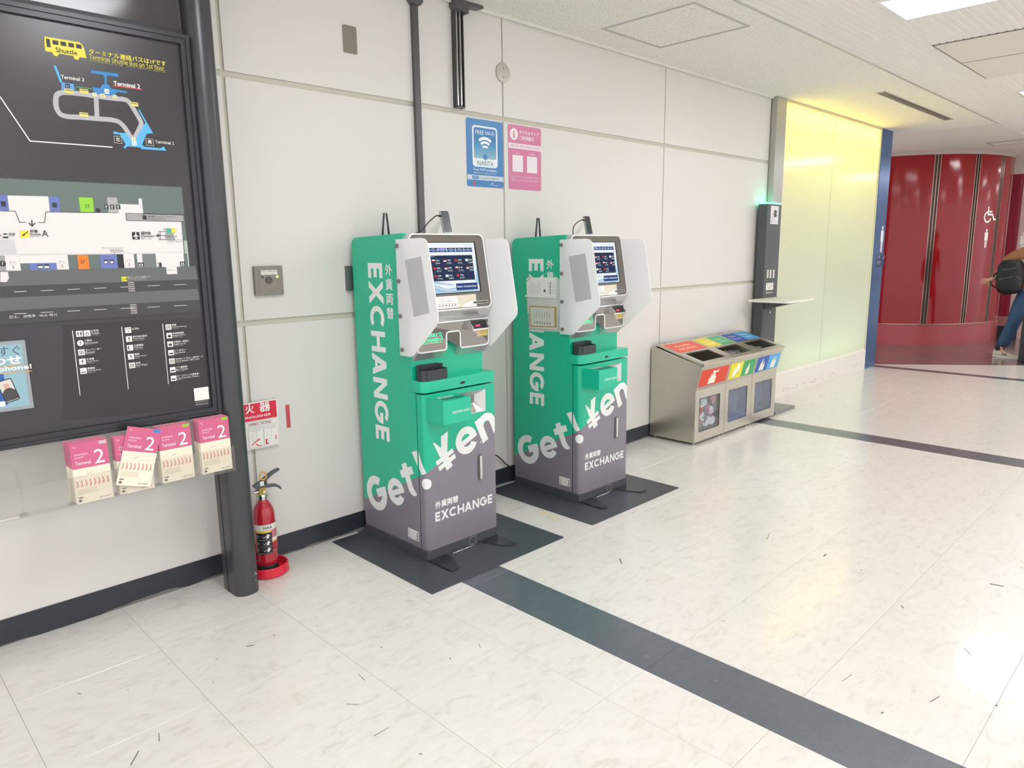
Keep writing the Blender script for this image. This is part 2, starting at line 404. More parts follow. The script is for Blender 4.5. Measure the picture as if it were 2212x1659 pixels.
# black baseboard with a worn grey foot
mb = mat('black baseboard', '2f343b', rough=.38, var=.05)
n, l, b = nodes_of(mb); tcn = [x for x in n if x.type == 'TEX_COORD'][0]
sx = n.new('ShaderNodeSeparateXYZ'); geo = n.new('ShaderNodeNewGeometry'); l.new(geo.outputs['Position'], sx.inputs[0])
nz = n.new('ShaderNodeTexNoise'); nz.inputs['Scale'].default_value = 2.5; nz.inputs['Detail'].default_value = 5; l.new(geo.outputs['Position'], nz.inputs['Vector'])
ma = n.new('ShaderNodeMath'); ma.operation = 'MULTIPLY_ADD'; ma.inputs[1].default_value = -.11; ma.inputs[2].default_value = .062; l.new(nz.outputs[0], ma.inputs[0])
lt = n.new('ShaderNodeMath'); lt.operation = 'LESS_THAN'; l.new(sx.outputs[2], lt.inputs[0]); l.new(ma.outputs[0], lt.inputs[1])
mx = n.new('ShaderNodeMix'); mx.data_type = 'RGBA'; src = b.inputs['Base Color'].links[0].from_socket
l.new(lt.outputs[0], mx.inputs[0]); l.new(src, mx.inputs[6]); mx.inputs[7].default_value = lin('77726e'); l.new(mx.outputs[2], b.inputs['Base Color'])
obj('baseboard_back', BX(-2.05, 6.82, -.005, .012, 0, .111), mb, kind='structure', bevel=.002)
M_ALU = mat('pale aluminium', 'c9c8c3', rough=.35, metal=.55, var=.03)
obj('trim_1', box(BX(-2.05, 6.82, -.012, .012, HC-.010, HC), -2.05, 6.82, -.022, -.012, HC-.018, HC), mat('white trim', 'e8e5dc', rough=.5), kind='structure')
# metal cover strip at the end of the panels
t2 = obj('trim_2', BX(6.822, 7.02, -.057, .10, 0, HC-.004), mat('satin grey steel', 'b4b3ae', rough=.32, metal=.6, var=.03, aniso=(30, 30, .6)), kind='structure', bevel=.003)

# backlit frosted glass wall
w1 = thing('window_1', (7.02, 0, 0), kind='structure')
m = D.materials.new('frosted glass'); m.use_nodes = True; n = m.node_tree.nodes; l = m.node_tree.links; b = n['Principled BSDF']
b.inputs['Base Color'].default_value = lin('ecefe4'); b.inputs['Roughness'].default_value = .12; b.inputs['Specular IOR Level'].default_value = .35
tr = n.new('ShaderNodeBsdfTranslucent'); tr.inputs[0].default_value = lin('f6f8ee'); ms = n.new('ShaderNodeMixShader'); ms.inputs[0].default_value = .42
nz = n.new('ShaderNodeTexNoise'); nz.inputs['Scale'].default_value = 4; cr = n.new('ShaderNodeMapRange'); cr.inputs[3].default_value = .10; cr.inputs[4].default_value = .16
l.new(nz.outputs[0], cr.inputs[0]); l.new(cr.outputs[0], b.inputs['Roughness'])
l.new(b.outputs[0], ms.inputs[1]); l.new(tr.outputs[0], ms.inputs[2]); l.new(ms.outputs[0], n['Material Output'].inputs[0]); M_FROST = m
for x0, x1 in ((7.04, 8.216), (8.222, 9.595)):
    bm = B(); face(bm, [(x0, -.045, .262), (x1, -.045, .262), (x1, -.045, 2.925), (x0, -.045, 2.925)]); obj('pane', bm, M_FROST, w1)
    o = obj('pane_edge', box(BX(x0-.004, x0, -.046, -.035, .262, 2.925), x1, x1+.003, -.046, -.035, .262, 2.925), mat('green glass edge', 'b9c7b0', rough=.3), w1)
obj('top_rail', box(BX(7.02, 9.62, -.060, -.036, 2.925, HC-.012), 7.02, 9.62, -.052, .30, HC-.012, HC), mat('cream rail', 'e4d8b4', rough=.4, metal=.2), w1)
obj('jamb', BX(9.598, 9.62, -.055, .30, 0, HC-.004), mat('cream jamb', 'e6dfc6', rough=.45), w1)
obj('jamb', BX(7.021, 7.037, -.052, .30, .25, HC-.004), mat('cream jamb', 'e6dfc6', rough=.45), w1)
obj('back_lining', box(BX(7.02, 9.62, .28, .30, 0, HC), 7.02, 9.62, -.03, .28, .20, .24), mat('pale cavity lining', 'b4c4ae', rough=.9), w1)
obj('lamp_fill_strip', BX(7.10, 9.56, .03, .09, 2.885, 2.90), glow('yellow lamp', 'ffe04e', COVE_EMIT), w1)
obj('lamp_fill_strip', BX(7.30, 9.50, .20, .24, .26, .27), glow('added pale fill', 'e6ffe4', 4.0), w1)  # added low fill with no real lamp behind it, pales the lower glass
obj('baseboard_right', prism(B(), [(-.060, 0), (-.060, .235), (-.048, .262), (.02, .262), (.02, 0)], 'x', 7.02, 9.62), mat('white plinth', 'e9e4db', rough=.5, var=.02), kind='structure', bevel=.002)
pr = Print((0, -.0605, 0), (1, 0, 0), (0, 0, 1))
for k in range(46):
    u = random.uniform(7.2, 9.55); v_ = .035+.05*random.random()+(.02 if u > 8.3 else .0); pr.rect(u, v_, u+random.uniform(.008, .05), v_+random.uniform(.002, .006), 'a58f85')
o = pr.done('scuff', D.objects['baseboard_right']); o['kind'] = 'stuff'

# blue end post with the washroom sign
mblue = mat('blue painted steel', '44689c', rough=.25, metal=.6, var=.04, scale=3, aniso=(3, 3, .5))
tp = obj('trim_3', BX(9.62, 9.97, -.062, .33, 0, HC-.002), mblue, kind='structure', bevel=.004)
def man(pr, cu, z0, h, col='f4f4f0', woman=False):
    """standing figure pictogram: head, shoulders, arms, legs"""
    u = h/7.6; pr.disc((cu, z0+h-.55*u), .55*u, col)
    pr.poly(rr(cu-1.05*u, z0+3.3*u, cu+1.05*u, z0+h-1.25*u, .45*u, 3), col)
    pr.rect(cu-1.05*u, z0+2.9*u, cu-.72*u, z0+5.2*u, col); pr.rect(cu+.72*u, z0+2.9*u, cu+1.05*u, z0+5.2*u, col)
    if woman: pr.poly([(cu-1.1*u, z0+2*u), (cu+1.1*u, z0+2*u), (cu+.5*u, z0+5*u), (cu-.5*u, z0+5*u)], col)
    pr.rect(cu-.62*u, z0, cu-.10*u, z0+3.6*u, col); pr.rect(cu+.10*u, z0, cu+.62*u, z0+3.6*u, col)
pr = Print((9.62, -.062, 0), (1, 0, 0), (0, 0, 1))
u0 = pr.px(1906, 488); u1 = pr.px(1902, 545); hh = u0[1]-u1[1]
man(pr, u1[0]+.01, u1[1], hh)
a = pr.px(1895, 551); b_ = pr.px(1909, 575)
pr.rect(a[0], b_[1], b_[0], a[1], '22305c')
for k in range(3):
    man(pr, a[0]+.03+.045*k, b_[1]+.02, .055, 'cfd6e8'); 
    if k < 2: man(pr, a[0]+.03+.045*k, b_[1]+.095, .05, 'cfd6e8', woman=(k == 1))
pr.line([(b_[0]-.045, b_[1]+.09), (b_[0]-.008, a[1]-.01)], .012, 'cfd6e8')
pr.done('washroom_sign', tp, 'white standing man and small pictograms on the blue post')

# ceiling
cl = thing('ceiling', (0, 0, HC), kind='structure')
m = mat('speckled ceiling board', 'dedad4', rough=.9, var=0); n, l, b = nodes_of(m); tcn = [x for x in n if x.type == 'TEX_COORD'][0]
vo = n.new('ShaderNodeTexVoronoi'); vo.inputs['Scale'].default_value = 55; vo.inputs['Randomness'].default_value = 1; mp = n.new('ShaderNodeMapping'); mp.inputs['Scale'].default_value = (1, 1.6, 1)
l.new(tcn.outputs['Object'], mp.inputs[0]); l.new(mp.outputs[0], vo.inputs['Vector'])
nz = n.new('ShaderNodeTexNoise'); nz.inputs['Scale'].default_value = 95; nz.inputs['Detail'].default_value = 2; l.new(mp.outputs[0], nz.inputs['Vector'])
cr = n.new('ShaderNodeValToRGB'); cr.color_ramp.elements[0].position = .34; cr.color_ramp.elements[0].color = lin('968d7e'); cr.color_ramp.elements[1].position = .375; cr.color_ramp.elements[1].color = lin('f0ece6')
l.new(nz.outputs[0], cr.inputs[0]); l.new(cr.outputs[0], b.inputs['Base Color']); M_SPECK = m
M_PLAST = mat('smooth ceiling plaster', 'e6e0d8', rough=.9, var=.01)
M_RIB = mat('ribbed ceiling board', 'eeeae6', rough=.8, var=.01)
def slab_hole(bm, x0, x1, y0, y1, holes, z0, z1):
    """flat slab with rectangular holes"""
    X = sorted({x0, x1, *[h[0] for h in holes], *[h[1] for h in holes]}); Y = sorted({y0, y1, *[h[2] for h in holes], *[h[3] for h in holes]})
    for i in range(len(X)-1):
        for j in range(len(Y)-1):
            cx, cy = (X[i]+X[i+1])/2, (Y[j]+Y[j+1])/2
            if any(h[0] < cx < h[1] and h[2] < cy < h[3] for h in holes): continue
            box(bm, X[i], X[i+1], Y[j], Y[j+1], z0, z1)
    return bm
HATCH = (3.925, 4.58, -.923, -.25); VENT = (7.37, 9.57, -.823, -.733)
obj('acoustic_board', slab_hole(B(), -5, 10.3, -1.10, .3, [HATCH, VENT], HC, HC+.02), M_SPECK, cl)
obj('plaster_soffit', BX(10.3, 30, -1.10, 8, HC, HC+.02), M_PLAST, cl)
LIGHTS = []
for yy in (-2.88, -6.9, -10.9):
    for xx in (-2.6, 1.06, 4.717, 8.37, 12.03, 15.7, 19.4): LIGHTS.append((xx, xx+.48, yy, yy+1.22))
RH = [(x0-.02, x1+.02, y0-.02, y1+.02) for x0, x1, y0, y1 in LIGHTS]
PANELS = [(6.008, 6.724, -2.80, -1.592), (6.735, 7.51, -2.80, -1.592)]
obj('ribbed_backing', slab_hole(B(), -5, 30, -14, -1.10, RH, HC+.006, HC+.02), M_RIB, cl)
bm = B(); k = 0; y = -1.112
while y > -3.5:
    segs = [(-5, 30)]
    for h in RH+[(PANELS[0][0]-.01, PANELS[1][1]+.01, -2.81, -1.582), (11.1, 30, -1.7, -1.10)]:
        if h[2] < y < h[3]:
            ns = []
            for a, b2 in segs:
                if h[0] > a and h[1] < b2: ns += [(a, h[0]), (h[1], b2)]
                elif h[0] > a: ns.append((a, min(b2, h[0])))
                elif h[1] < b2: ns.append((max(a, h[1]), b2))
            segs = ns
    for a, b2 in segs:
        loft(bm, [(a, y-.019, HC+.0065), (a, y+.019, HC+.0065), (a, y+.016, HC+.002), (a, y-.016, HC+.002)], [(b2, y-.019, HC+.0065), (b2, y+.019, HC+.0065), (b2, y+.016, HC+.002), (b2, y-.016, HC+.002)])
    y -= .05
o = obj('rib', bm, M_RIB, cl); o['kind'] = 'stuff'
obj('edge_bead', BX(-5, 10.3, -1.106, -1.096, HC-.004, HC), M_ALU, cl)
M_FRAME = mat('grey hatch frame', 'bdbbb6', rough=.4, metal=.4)
h = thing('ceiling_hatch', (4.25, -.59, HC), 'speckled square access hatch with grey metal frame in the ceiling above the wall', 'hatch')
x0, x1, y0, y1 = HATCH
obj('hatch_frame', slab_hole(B(), x0-.006, x1+.006, y0-.006, y1+.006, [(x0+.010, x1-.010, y0+.010, y1-.010)], HC-.004, HC+.01), M_FRAME, h)
obj('hatch_panel', BX(x0+.016, x1-.016, y0+.016, y1-.016, HC-.001, HC+.02), M_SPECK, h)
v_ = thing('ceiling_vent', (8.47, -.78, HC), 'long narrow grey slot air vent in the speckled ceiling near the yellow glass', 'vent')
x0, x1, y0, y1 = VENT
obj('vent_frame', slab_hole(B(), x0, x1, y0, y1, [(x0+.03, x1-.03, y0+.012, y1-.012)], HC-.004, HC+.01), M_FRAME, v_)
obj('vent_duct', slab_hole(B(), x0+.001, x1-.001, y0+.001, y1-.001, [(x0+.03, x1-.03, y0+.012, y1-.012)], HC+.012, HC+.06), mat('dark duct', '4b4945', rough=.6), v_)
obj('duct_top', BX(x0, x1, y0, y1, HC+.06, HC+.065), mat('dark duct', '4b4945'), v_)
for q in (y0+.036, y0+.056): obj('vent_blade', prism(B(), [(q-.004, HC-.002), (q+.003, HC-.002), (q+.012, HC+.03), (q+.005, HC+.03)], 'x', x0+.03, x1-.03), M_FRAME, v_)
for i, (x0, x1, y0, y1) in enumerate(PANELS):
    h = thing('ceiling_hatch', ((x0+x1)/2, (y0+y1)/2, HC), ('plain white rectangular ceiling hatch nearer the big lit panel', 'plain white rectangular ceiling hatch farther from the big lit panel, beside the first')[i], 'hatch', 'plain white ceiling hatches')
    obj('hatch_panel', BX(x0+.008, x1-.008, y0+.008, y1-.008, HC-.003, HC+.02), M_PLAST, h, bevel=.001)
    obj('hatch_gap', slab_hole(B(), x0-.004, x1+.004, y0-.004, y1+.004, [(x0+.006, x1-.006, y0+.006, y1-.006)], HC+.000, HC+.006), mat('dark gap', '6a6760', rough=.8), h)
h3 = thing('ceiling_hatch', (13, -.8, HC), 'thin outlined flush hatch in the plaster ceiling before the red curved wall', 'hatch')
x0, x1, y0, y1 = 12.14, 12.60, -1.35, -.58
obj('hatch_gap', slab_hole(B(), x0, x1, y0, y1, [(x0+.05, x1-.012, y0+.012, y1-.012)], HC-.002, HC+.001), mat('hatch shadow line', '958f87', rough=.8), h3)
obj('hatch_panel', BX(x0+.052, x1-.014, y0+.014, y1-.014, HC-.001, HC+.001), M_PLAST, h3)
M_LAMP = glow('light panel', 'fdfdff', PANEL_EMIT)
for i, (x0, x1, y0, y1) in enumerate(LIGHTS):
    L = thing('ceiling_light', ((x0+x1)/2, (y0+y1)/2, HC), None, None)
    vis = {2: 'large lit rectangular ceiling panel at the upper right, nearest in view', 3: 'smaller looking lit ceiling panel at the far right edge, beyond the white hatches'}
    tag(L, vis.get(i, 'lit rectangular ceiling panel outside the picture'), 'ceiling light', 'recessed lit ceiling panels' if i in vis else 'ceiling panels further along the concourse')
    obj('diffuser', BX(x0+.012, x1-.012, y0+.012, y1-.012, HC-.004, HC+.004), M_LAMP, L)
    obj('light_frame', slab_hole(B(), x0-.016, x1+.016, y0-.016, y1+.016, [(x0+.010, x1-.010, y0+.010, y1-.010)], HC-.006, HC+.012), mat('white light frame', 'e8e8ea', rough=.4), L)
# far surroundings: washroom block, end walls
M_RED = mat('glossy red panel', '94191f', rough=.10, var=.12, scale=2, coat=.05, spec=.36, bump=.30, bscale=1.5, aniso=(3.2, 3.2, .22))
CC = V((13.90, 1.17, 0)); CR = 1.73
wr = thing('wall_right', (13.7, 1.11, 0), kind='structure')
def arcseg(bm, a0, a1, r0, r1, z0, z1, n=None):
    n = n or max(2, int(abs(a1-a0)/2.5)); 
    P = lambda a, r, z: V((CC.x+r*math.cos(R(a)), CC.y+r*math.sin(R(a)), z))
    for k in range(n):
        a, c = a0+(a1-a0)*k/n, a0+(a1-a0)*(k+1)/n
        v = [bm.verts.new(P(t, r, z)) for t in (a, c) for r in (r0, r1) for z in (z0, z1)]
        for q in ((1, 3, 7, 5), (0, 4, 6, 2), (2, 6, 7, 3), (0, 1, 5, 4)): bm.faces.new([v[i] for i in q])
        if k == 0: bm.faces.new([v[i] for i in (0, 2, 3, 1)])
        if k == n-1: bm.faces.new([v[i] for i in (4, 5, 7, 6)])
    bmesh.ops.remove_doubles(bm, verts=bm.verts, dist=1e-5); bmesh.ops.recalc_face_normals(bm, faces=bm.faces); return bm
def ang(px, z=2.2):
    """angle on the cylinder seen at column px"""
    best = None
    for k in range(3600):
        a = 150+k*.05; p = V((CC.x+CR*math.cos(R(a)), CC.y+CR*math.sin(R(a)), z)); d = p-CAM
        if d.dot(V((math.cos(R(a)), math.sin(R(a)), 0))) > 0: continue
        x = IW/2+FPX*d.dot(rt)/d.dot(fw); y = d.dot(up)
        if best is None or abs(x-px) < best[0]: best = (abs(x-px), a)
    return best[1]
ZT = 2.90
dv = [ang(2027.5, 2.88), ang(2115.5, 2.88), ang(2168.5, 2.88)]
dv.append(2*dv[2]-dv[1])
edges = [120]+dv+[345]
for i in range(5):
    a0 = edges[i]+(1.6 if i else 0); a1 = edges[i+1]-(1.6 if i < 4 else 0)
    obj('red_panel', arcseg(B(), a0, a1, CR-.03, CR, .335, ZT), M_RED, wr, smooth=True)
M_DKM = mat('dark bronze channel', '50403c', rough=.3, metal=.6); M_BRZ = mat('bright bronze strip', 'b39a8c', rough=.25, metal=.8)
for a in dv:
    obj('channel', arcseg(B(), a-1.6, a+1.6, CR-.05, CR-.012, .335, ZT), M_DKM, wr)
    for d in (-1.45, 0, 1.45): obj('strip', arcseg(B(), a+d-.16, a+d+.16, CR-.05, CR+.004, .335, ZT), M_BRZ, wr)
obj('base_band', arcseg(B(), 120, 310, CR-.03, CR+.012, 0, .325), mat('matt red band', 'a8474a', rough=.3, var=.04), wr, smooth=True)
obj('base_plinth', arcseg(B(), 310, 345, CR-.05, CR-.02, 0, .21), mat('dark plinth', '2d3036', rough=.35), wr)
obj('base_mirror', arcseg(B(), 310, 345, CR-.05, CR, .21, .325), mat('bronze mirror', 'c4a298', rough=.18, metal=.8), wr)
obj('base_ledge', arcseg(B(), 120, 345, CR-.03, CR+.022, .325, .335), M_BRZ, wr)
obj('top_band', arcseg(B(), 120, 345, CR-.04, CR+.012, ZT, HC-.001), mat('grey cornice', 'b9aba4', rough=.4), wr)
# pictograms on the third red panel
bm_p = Print((0, 0, 0), (1, 0, 0), (0, 0, 1)); am = R(ang(2127.5, 1.5))
def cylwarp(u, v_, k):
    a = am+u/CR; r = CR+.0012+k; return V((CC.x+r*math.cos(a), CC.y+r*math.sin(a), v_))
pr = Print((0, 0, 0), (1, 0, 0), (0, 0, 1)); pr.warp = cylwarp
zc = 1.0
def zat(py, px=2126):
    p = V((CC.x+CR*math.cos(am), CC.y+CR*math.sin(am), 0)); d = ray(px, py); t = (p-CAM).xy.length/d.xy.length; return (CAM+d*t).z
man(pr, 0, zat(535), zat(495)-zat(535))
w0 = zat(480); w1_ = zat(447); hh = w1_-w0
pr.disc((-.01, w1_-hh*.06), hh*.07, 'f4f4f0'); pr.line([(-.01, w1_-hh*.15), (-.005, w0+hh*.5), (.10, w0+hh*.5), (.15, w0+hh*.16), (.20, w0+hh*.2)], .03, 'f4f4f0'); pr.line([(-.01, w0+hh*.68), (.09, w0+hh*.68)], .022, 'f4f4f0')
pr.arc((-.01, w0+hh*.33), hh*.33, 100, 345, .026, 'f4f4f0')
pr.done('pictogram', wr, 'white wheelchair and standing man signs')
# red end wall and pale wall beyond, facing the viewer
we = thing('wall_end', (14.4, -.6, 0), kind='structure')
obj('red_panel', BX(14.35, 14.45, -.655, 1.0, .36, 2.67), mat('crimson panel', '8e1431', rough=.2, coat=.4), we)
obj('pale_panel', BX(14.35, 14.45, -1.02, -.66, .0, 2.67), mat('pink white panel', 'd3b4b4', rough=.25), we)
obj('skirting', BX(14.33, 14.45, -.655, 1.0, .20, .355), mat('bronze mirror', 'c4a298'), we)
obj('plinth', BX(14.34, 14.45, -.80, 1.0, 0, .20), mat('dark plinth', '2d3036'), we)
obj('bulkhead', BX(14.35, 14.45, -1.02, 1.0, 2.67, HC), mat('cream bulkhead', 'ded3c6', rough=.7), we)
pr = Print((14.35, 0, 0), (0, -1, 0), (0, 0, 1)); q = pr.px(2210, 500); man(pr, .74, 1.42, .32); pr.done('pictogram', we)
obj('wall_far', BX(24, 24.1, -14, 8, 0, HC), mat('far white wall', 'e6e6e6', rough=.6), kind='structure')

# ================================================================== information board
M_BLK = mat('black painted steel', '46474a', rough=.28, metal=.2, var=.05)
M_BLK2 = mat('black frame', '38393c', rough=.3, metal=.3, var=.05)
ib = thing('information_board', (.6, -.22, 0), 'large black floor map board with shuttle diagram, held by a rounded black post', 'sign board')
pp = [(1.24, -.15), (1.24, -.262)]+[(1.296+.056*math.cos(R(a)), -.262+.044*math.sin(R(a))) for a in range(190, 351, 10)]+[(1.352, -.262), (1.352, -.15)]
obj('post', prism(B(), pp, 'z', 0, HC-.003), M_BLK, ib, smooth=True)
obj('post_seam', BX(1.2385, 1.2401, -.200, -.194, .0, HC-.01), mat('seam', '1d1e20'), ib)
pr = Print((0, -.3062, 0), (1, 0, 0), (0, 0, 1), lift=.0002)
for u, v_, q in ((1.322, .098, .004), (1.326, .090, .005), (1.331, .094, .003), (1.318, .086, .003), (1.324, .060, .004), (1.285, .082, .002), (1.320, .20, .002), (1.312, .36, .002)): pr.poly([(u, v_), (u+q*.5, v_-q*.4), (u+q*.8, v_+q*1.3), (u+q*.1, v_+q*1.1)], 'd9d5cc', 0)
chip = pr.done('paint_chip', ib); chip['kind'] = 'stuff'
X0, X1, Z0, Z1 = -1.1, 1.238, .868, 2.405
bm = B(); W = .036
for a in ((X0, X1, Z0, Z0+W), (X0, X1, Z1-W, Z1), (X0, X0+W, Z0+W, Z1-W), (X1-W, X1, Z0+W, Z1-W)): box(bm, a[0], a[1], -.305, -.225, a[2], a[3])
for a in ((X0+.008, X1-.008, Z0+.008, Z0+.016), (X0+.008, X1-.008, Z1-.016, Z1-.008), (X1-.016, X1-.008, Z0+.016, Z1-.016)): box(bm, a[0], a[1], -.311, -.305, a[2], a[3])
obj('frame', bm, M_BLK2, ib, bevel=.0015)
M_BOARD = mat('dark board print', '3a383b', rough=.25, var=.04)
obj('map_panel', BX(X0+W, X1-W, -.290, -.24, Z0+W, Z1-W), M_BOARD, ib)
obj('upper_panel', BX(X0, 1.238, -.245, -.20, 2.435, HC-.003), mat('glossy dark header', '4a4749', rough=.12, var=.05), ib)
obj('cross_bar', BX(X0, 1.24, -.25, -.19, 2.405, 2.435), mat('black cross bar', '1f1f22', rough=.4), ib)
pr = Print((0, -.290, 0), (1, 0, 0), (0, 0, 1)); T = pr.px
pr.hs = .56; HS = .56
def a1(x, y): return T(x/4.608, 60+y/4.608)
def a2(x, y): return T(x/4.608, 370+y/4.608)
def a3(x, y): return T(x/4.424, 660+y/4.424)
LX = -1.0; RX = X1-W
YEL, WHT = 'f2e24a', 'f2f0ec'
# shuttle bus
def busicon(x0, z0, w, col, wcol):
    h = w*.40
    pr.poly([(x0, z0+h*.06), (x0+w, z0), (x0+w*.98, z0+h*.55), (x0+w*.93, z0+h*.9), (x0+w*.86, z0+h), (x0+.02*w, z0+h), (x0, z0+.5*h)], col)
    for k in range(4): pr.rect(x0+w*(.20+.19*k), z0+h*.58, x0+w*(.34+.19*k), z0+h*.86, wcol)
    pr.rect(x0+.05*w, z0+h*.35, x0+.14*w, z0+h*.88, wcol)
    pr.disc((x0+w*.24, z0+.02*h), w*.075, col, 14); pr.disc((x0+w*.75, z0-.01*h), w*.075, col, 14)
q0 = a1(455, 265); q1 = a1(860, 305); busicon(q0[0], q1[1], q1[0]-q0[0], YEL, '2c2c2f')
s0 = a1(572, 275); s1 = a1(775, 215); pr.text('Shuttle', s0[0]-.004, q1[1]+.005, .030, '2c2c2f', w=s1[0]-s0[0], bold=.03)
def tl(t, p0, p1, h, col, bold=.012, rot=0): pr.text(t, p0[0], p0[1], h, col, w=p1[0]-p0[0], bold=bold)
tl('ターミナル連絡バスは1Fです', a1(885, 262), a1(1650, 350), .034, YEL, .02)
tl('Terminal Shuttle Bus on 1st floor.', a1(890, 312), a1(1642, 398), .030, YEL)
tl('航站楼联络巴士在1楼', a1(893, 335), a1(1220, 375), .013, 'a99f5a', 0); tl('터미널 셔틀버스는 1층입니다', a1(1262, 392), a1(1645, 438), .013, 'a99f5a', 0)
pr.k = 4
# terminals
CY, BL, LB = '5bb6ea', '2b86c8', '5fa0dc'
pr.line([a1(545, 378), a1(575, 455), a1(608, 545)], .008, CY)
pr.poly([a1(608, 542), a1(735, 560), a1(740, 605), a1(757, 608), a1(755, 618), a1(610, 616)], LB)
pr.rect(*a1(650, 598), *a1(692, 560), '1e2a44'); pr.text('T3', *a1(656, 590), .011, WHT)
pr.line([a1(905, 437), a1(1178, 475)], .011, BL); pr.poly([a1(1015, 460), a1(1075, 468), a1(1060, 495), a1(1060, 565), a1(1085, 570), a1(1105, 605), a1(1265, 635), a1(1265, 652), a1(1165, 640), a1(1150, 655), a1(1170, 685), a1(935, 650), a1(915, 590), a1(1000, 600), a1(1015, 565), a1(1040, 562), a1(1040, 495)], BL)
pr.rect(*a1(1042, 655), *a1(1083, 613), WHT); pr.text('T2', *a1(1049, 648), .013, '2b5a88', bold=.03)
# road loop
def road(pts, w, col='b6b6b8'): pr.line([(p.x, p.y) for p in smoothpath([(*a1(*q), 0) for q in pts], 5)], w, col)
road([(700, 645), (620, 645), (570, 665), (555, 710), (560, 790), (600, 860), (680, 885), (780, 890), (960, 905), (1150, 925), (1230, 980), (1290, 1070), (1325, 1105)], .017)
road([(640, 645), (780, 655), (950, 680), (1140, 705), (1240, 715), (1290, 750), (1360, 860), (1405, 950), (1385, 1010), (1335, 1110)], .017)
road([(955, 690), (960, 780), (965, 900)], .016)
pr.line([a1(750, 588), a1(918, 608)], .0035, '5f9a6b'); tl('Terminal 3', a1(607, 505), a1(832, 500), .023, WHT, .03); tl('Terminal 2', a1(1130, 572), a1(1392, 575), .028, WHT, .035)
pr.line([a1(1120, 576), a1(1408, 615)], .004, 'd8404a')
pr.poly([a1(1122, 1045), a1(1140, 1028), a1(1180, 1045), a1(1255, 1048), a1(1300, 1110), a1(1350, 1105), a1(1445, 945), a1(1372, 815), a1(1386, 812), a1(1455, 935), a1(1522, 1050), a1(1460, 1055), a1(1412, 1165), a1(1440, 1185), a1(1600, 1200), a1(1625, 1180), a1(1657, 1225), a1(1405, 1208), a1(1400, 1192), a1(1270, 1180), a1(1240, 1205), a1(1228, 1185), a1(1250, 1165), a1(1195, 1065), a1(1135, 1058)], CY)
pr.rect(*a1(1315, 1170), *a1(1355, 1130), WHT); pr.text('T1', *a1(1322, 1163), .012, '2b5a88')
for (x, y, t) in ((940, 665, '1'), (1020, 675, '8'), (1142, 688, '18'), (1328, 1108, '6')):
    c = a1(x, y); pr.ico(c, .62); pr.rect(c[0]-.012, c[1]-.010, c[0]+.012, c[1]+.010, 'f0e7b0'); pr.text(t, c[0], c[1]-.006, .011, '3a3a3a', a='c'); pr.ico(hs=HS)
for (x, y) in ((835, 632), (833, 865), (1335, 762), (684, 632)):
    c = a1(x, y); pr.ico(c, .6); pr.rect(c[0]-.024, c[1]-.012, c[0]+.024, c[1]+.012, 'efe07a')
    for k in range(4): pr.rect(c[0]-.018+.010*k, c[1]+.001, c[0]-.011+.010*k, c[1]+.007, '333333')
    pr.ico(hs=HS)
for (x, y, t) in ((1172, 1115, '北'), (1488, 1140, '南')):
    c = a1(x, y); pr.ico(c, .62); pr.line([(c[0]-.021, c[1]-.02), (c[0]+.021, c[1]-.02), (c[0]+.021, c[1]+.02), (c[0]-.021, c[1]+.02)], .0016, WHT, closed=True); pr.text(t, c[0], c[1]-.010, .024, WHT, a='c', bold=.02); pr.ico(hs=HS)
tl('Terminal 1', a1(1545, 1150), a1(1730, 1150), .021, WHT, .02)
pr.line([(LX+.2, a1(0, 690)[1]+.55), a1(0, 690), a1(297, 1128), a1(1118, 1190)], .004, WHT)
pr.k = 0
# floor plan
GRN, GR2, WP, PUR = '66746e', '646867', 'e6e2e0', '6b78b8'
def quadz(x0, ytop, x1, ybot, col, f=a2):
    a = f(x0, ytop); b = f(x1, ybot); pr.rect(a[0], b[1], b[0], a[1], col)
zt = a2(1800, 158)[1]; zb = a2(1880, 950)[1]; xr = a2(1840, 500)[0]
pr.rect(LX, zb, xr, zt, GRN)
zw = a2(600, 405)[1]; zw2 = a2(1240, 825)[1]
pr.rect(LX, a2(0, 905)[1], a2(1830, 800)[0], a2(1830, 500)[1], WP)
pr.rect(LX, a2(0, 905)[1], a2(1245, 500)[0], zw, WP)
pr.poly([a2(80, 395), a2(75, 240), a2(480, 250), a2(497, 405)], WP); pr.rect(a2(1180, 500)[0], a2(1240, 500)[1], a2(1420, 500)[0], a2(1385, 332)[1], WP); pr.rect(*a2(1392, 420), *a2(1410, 272), WP)
pr.rect(LX, a2(0, 390)[1], a2(92, 390)[0], a2(75, 235)[1], PUR); quadz(485, 250, 603, 403, PUR); quadz(515, 312, 570, 362, '2f3444')
quadz(782, 258, 938, 408, '93d13a'); pr.text('23', *a2(843, 362), .022, '2f5a1e', bold=.02)
quadz(1062, 258, 1180, 415, 'b0aeab')
for x in (1035, 1093, 1153): quadz(x, 330, x+46, 378, '2d3033'); c = a2(x+23, 374); man(pr, c[0], c[1], .014)
quadz(952, 370, 998, 410, '2d3033'); quadz(5, 300, 60, 350, '2d3033')
quadz(1250, 425, 1828, 500, 'a5a3a1'); pr.line([a2(1250, 418), a2(1828, 432), a2(1830, 500), a2(1258, 490)], .0018, '3f4244', closed=True)
quadz(1415, 438, 1462, 482, '2d3033'); tl('国内線チェックインカウンター', a2(1475, 458), a2(1752, 458), .013, '333333', .02); tl('Domestic Check-in', a2(1475, 472), a2(1645, 472), .009, '333333'); tl('国内线办理登机手续柜台', a2(1475, 486), a2(1665, 486), .006, '444444', 0)
pr.line([a2(0, 395), a2(152, 398), a2(193, 508), a2(255, 508)], .002, '44484a'); pr.line([a2(375, 510), a2(442, 510), a2(455, 403), a2(950, 412)], .002, '44484a')
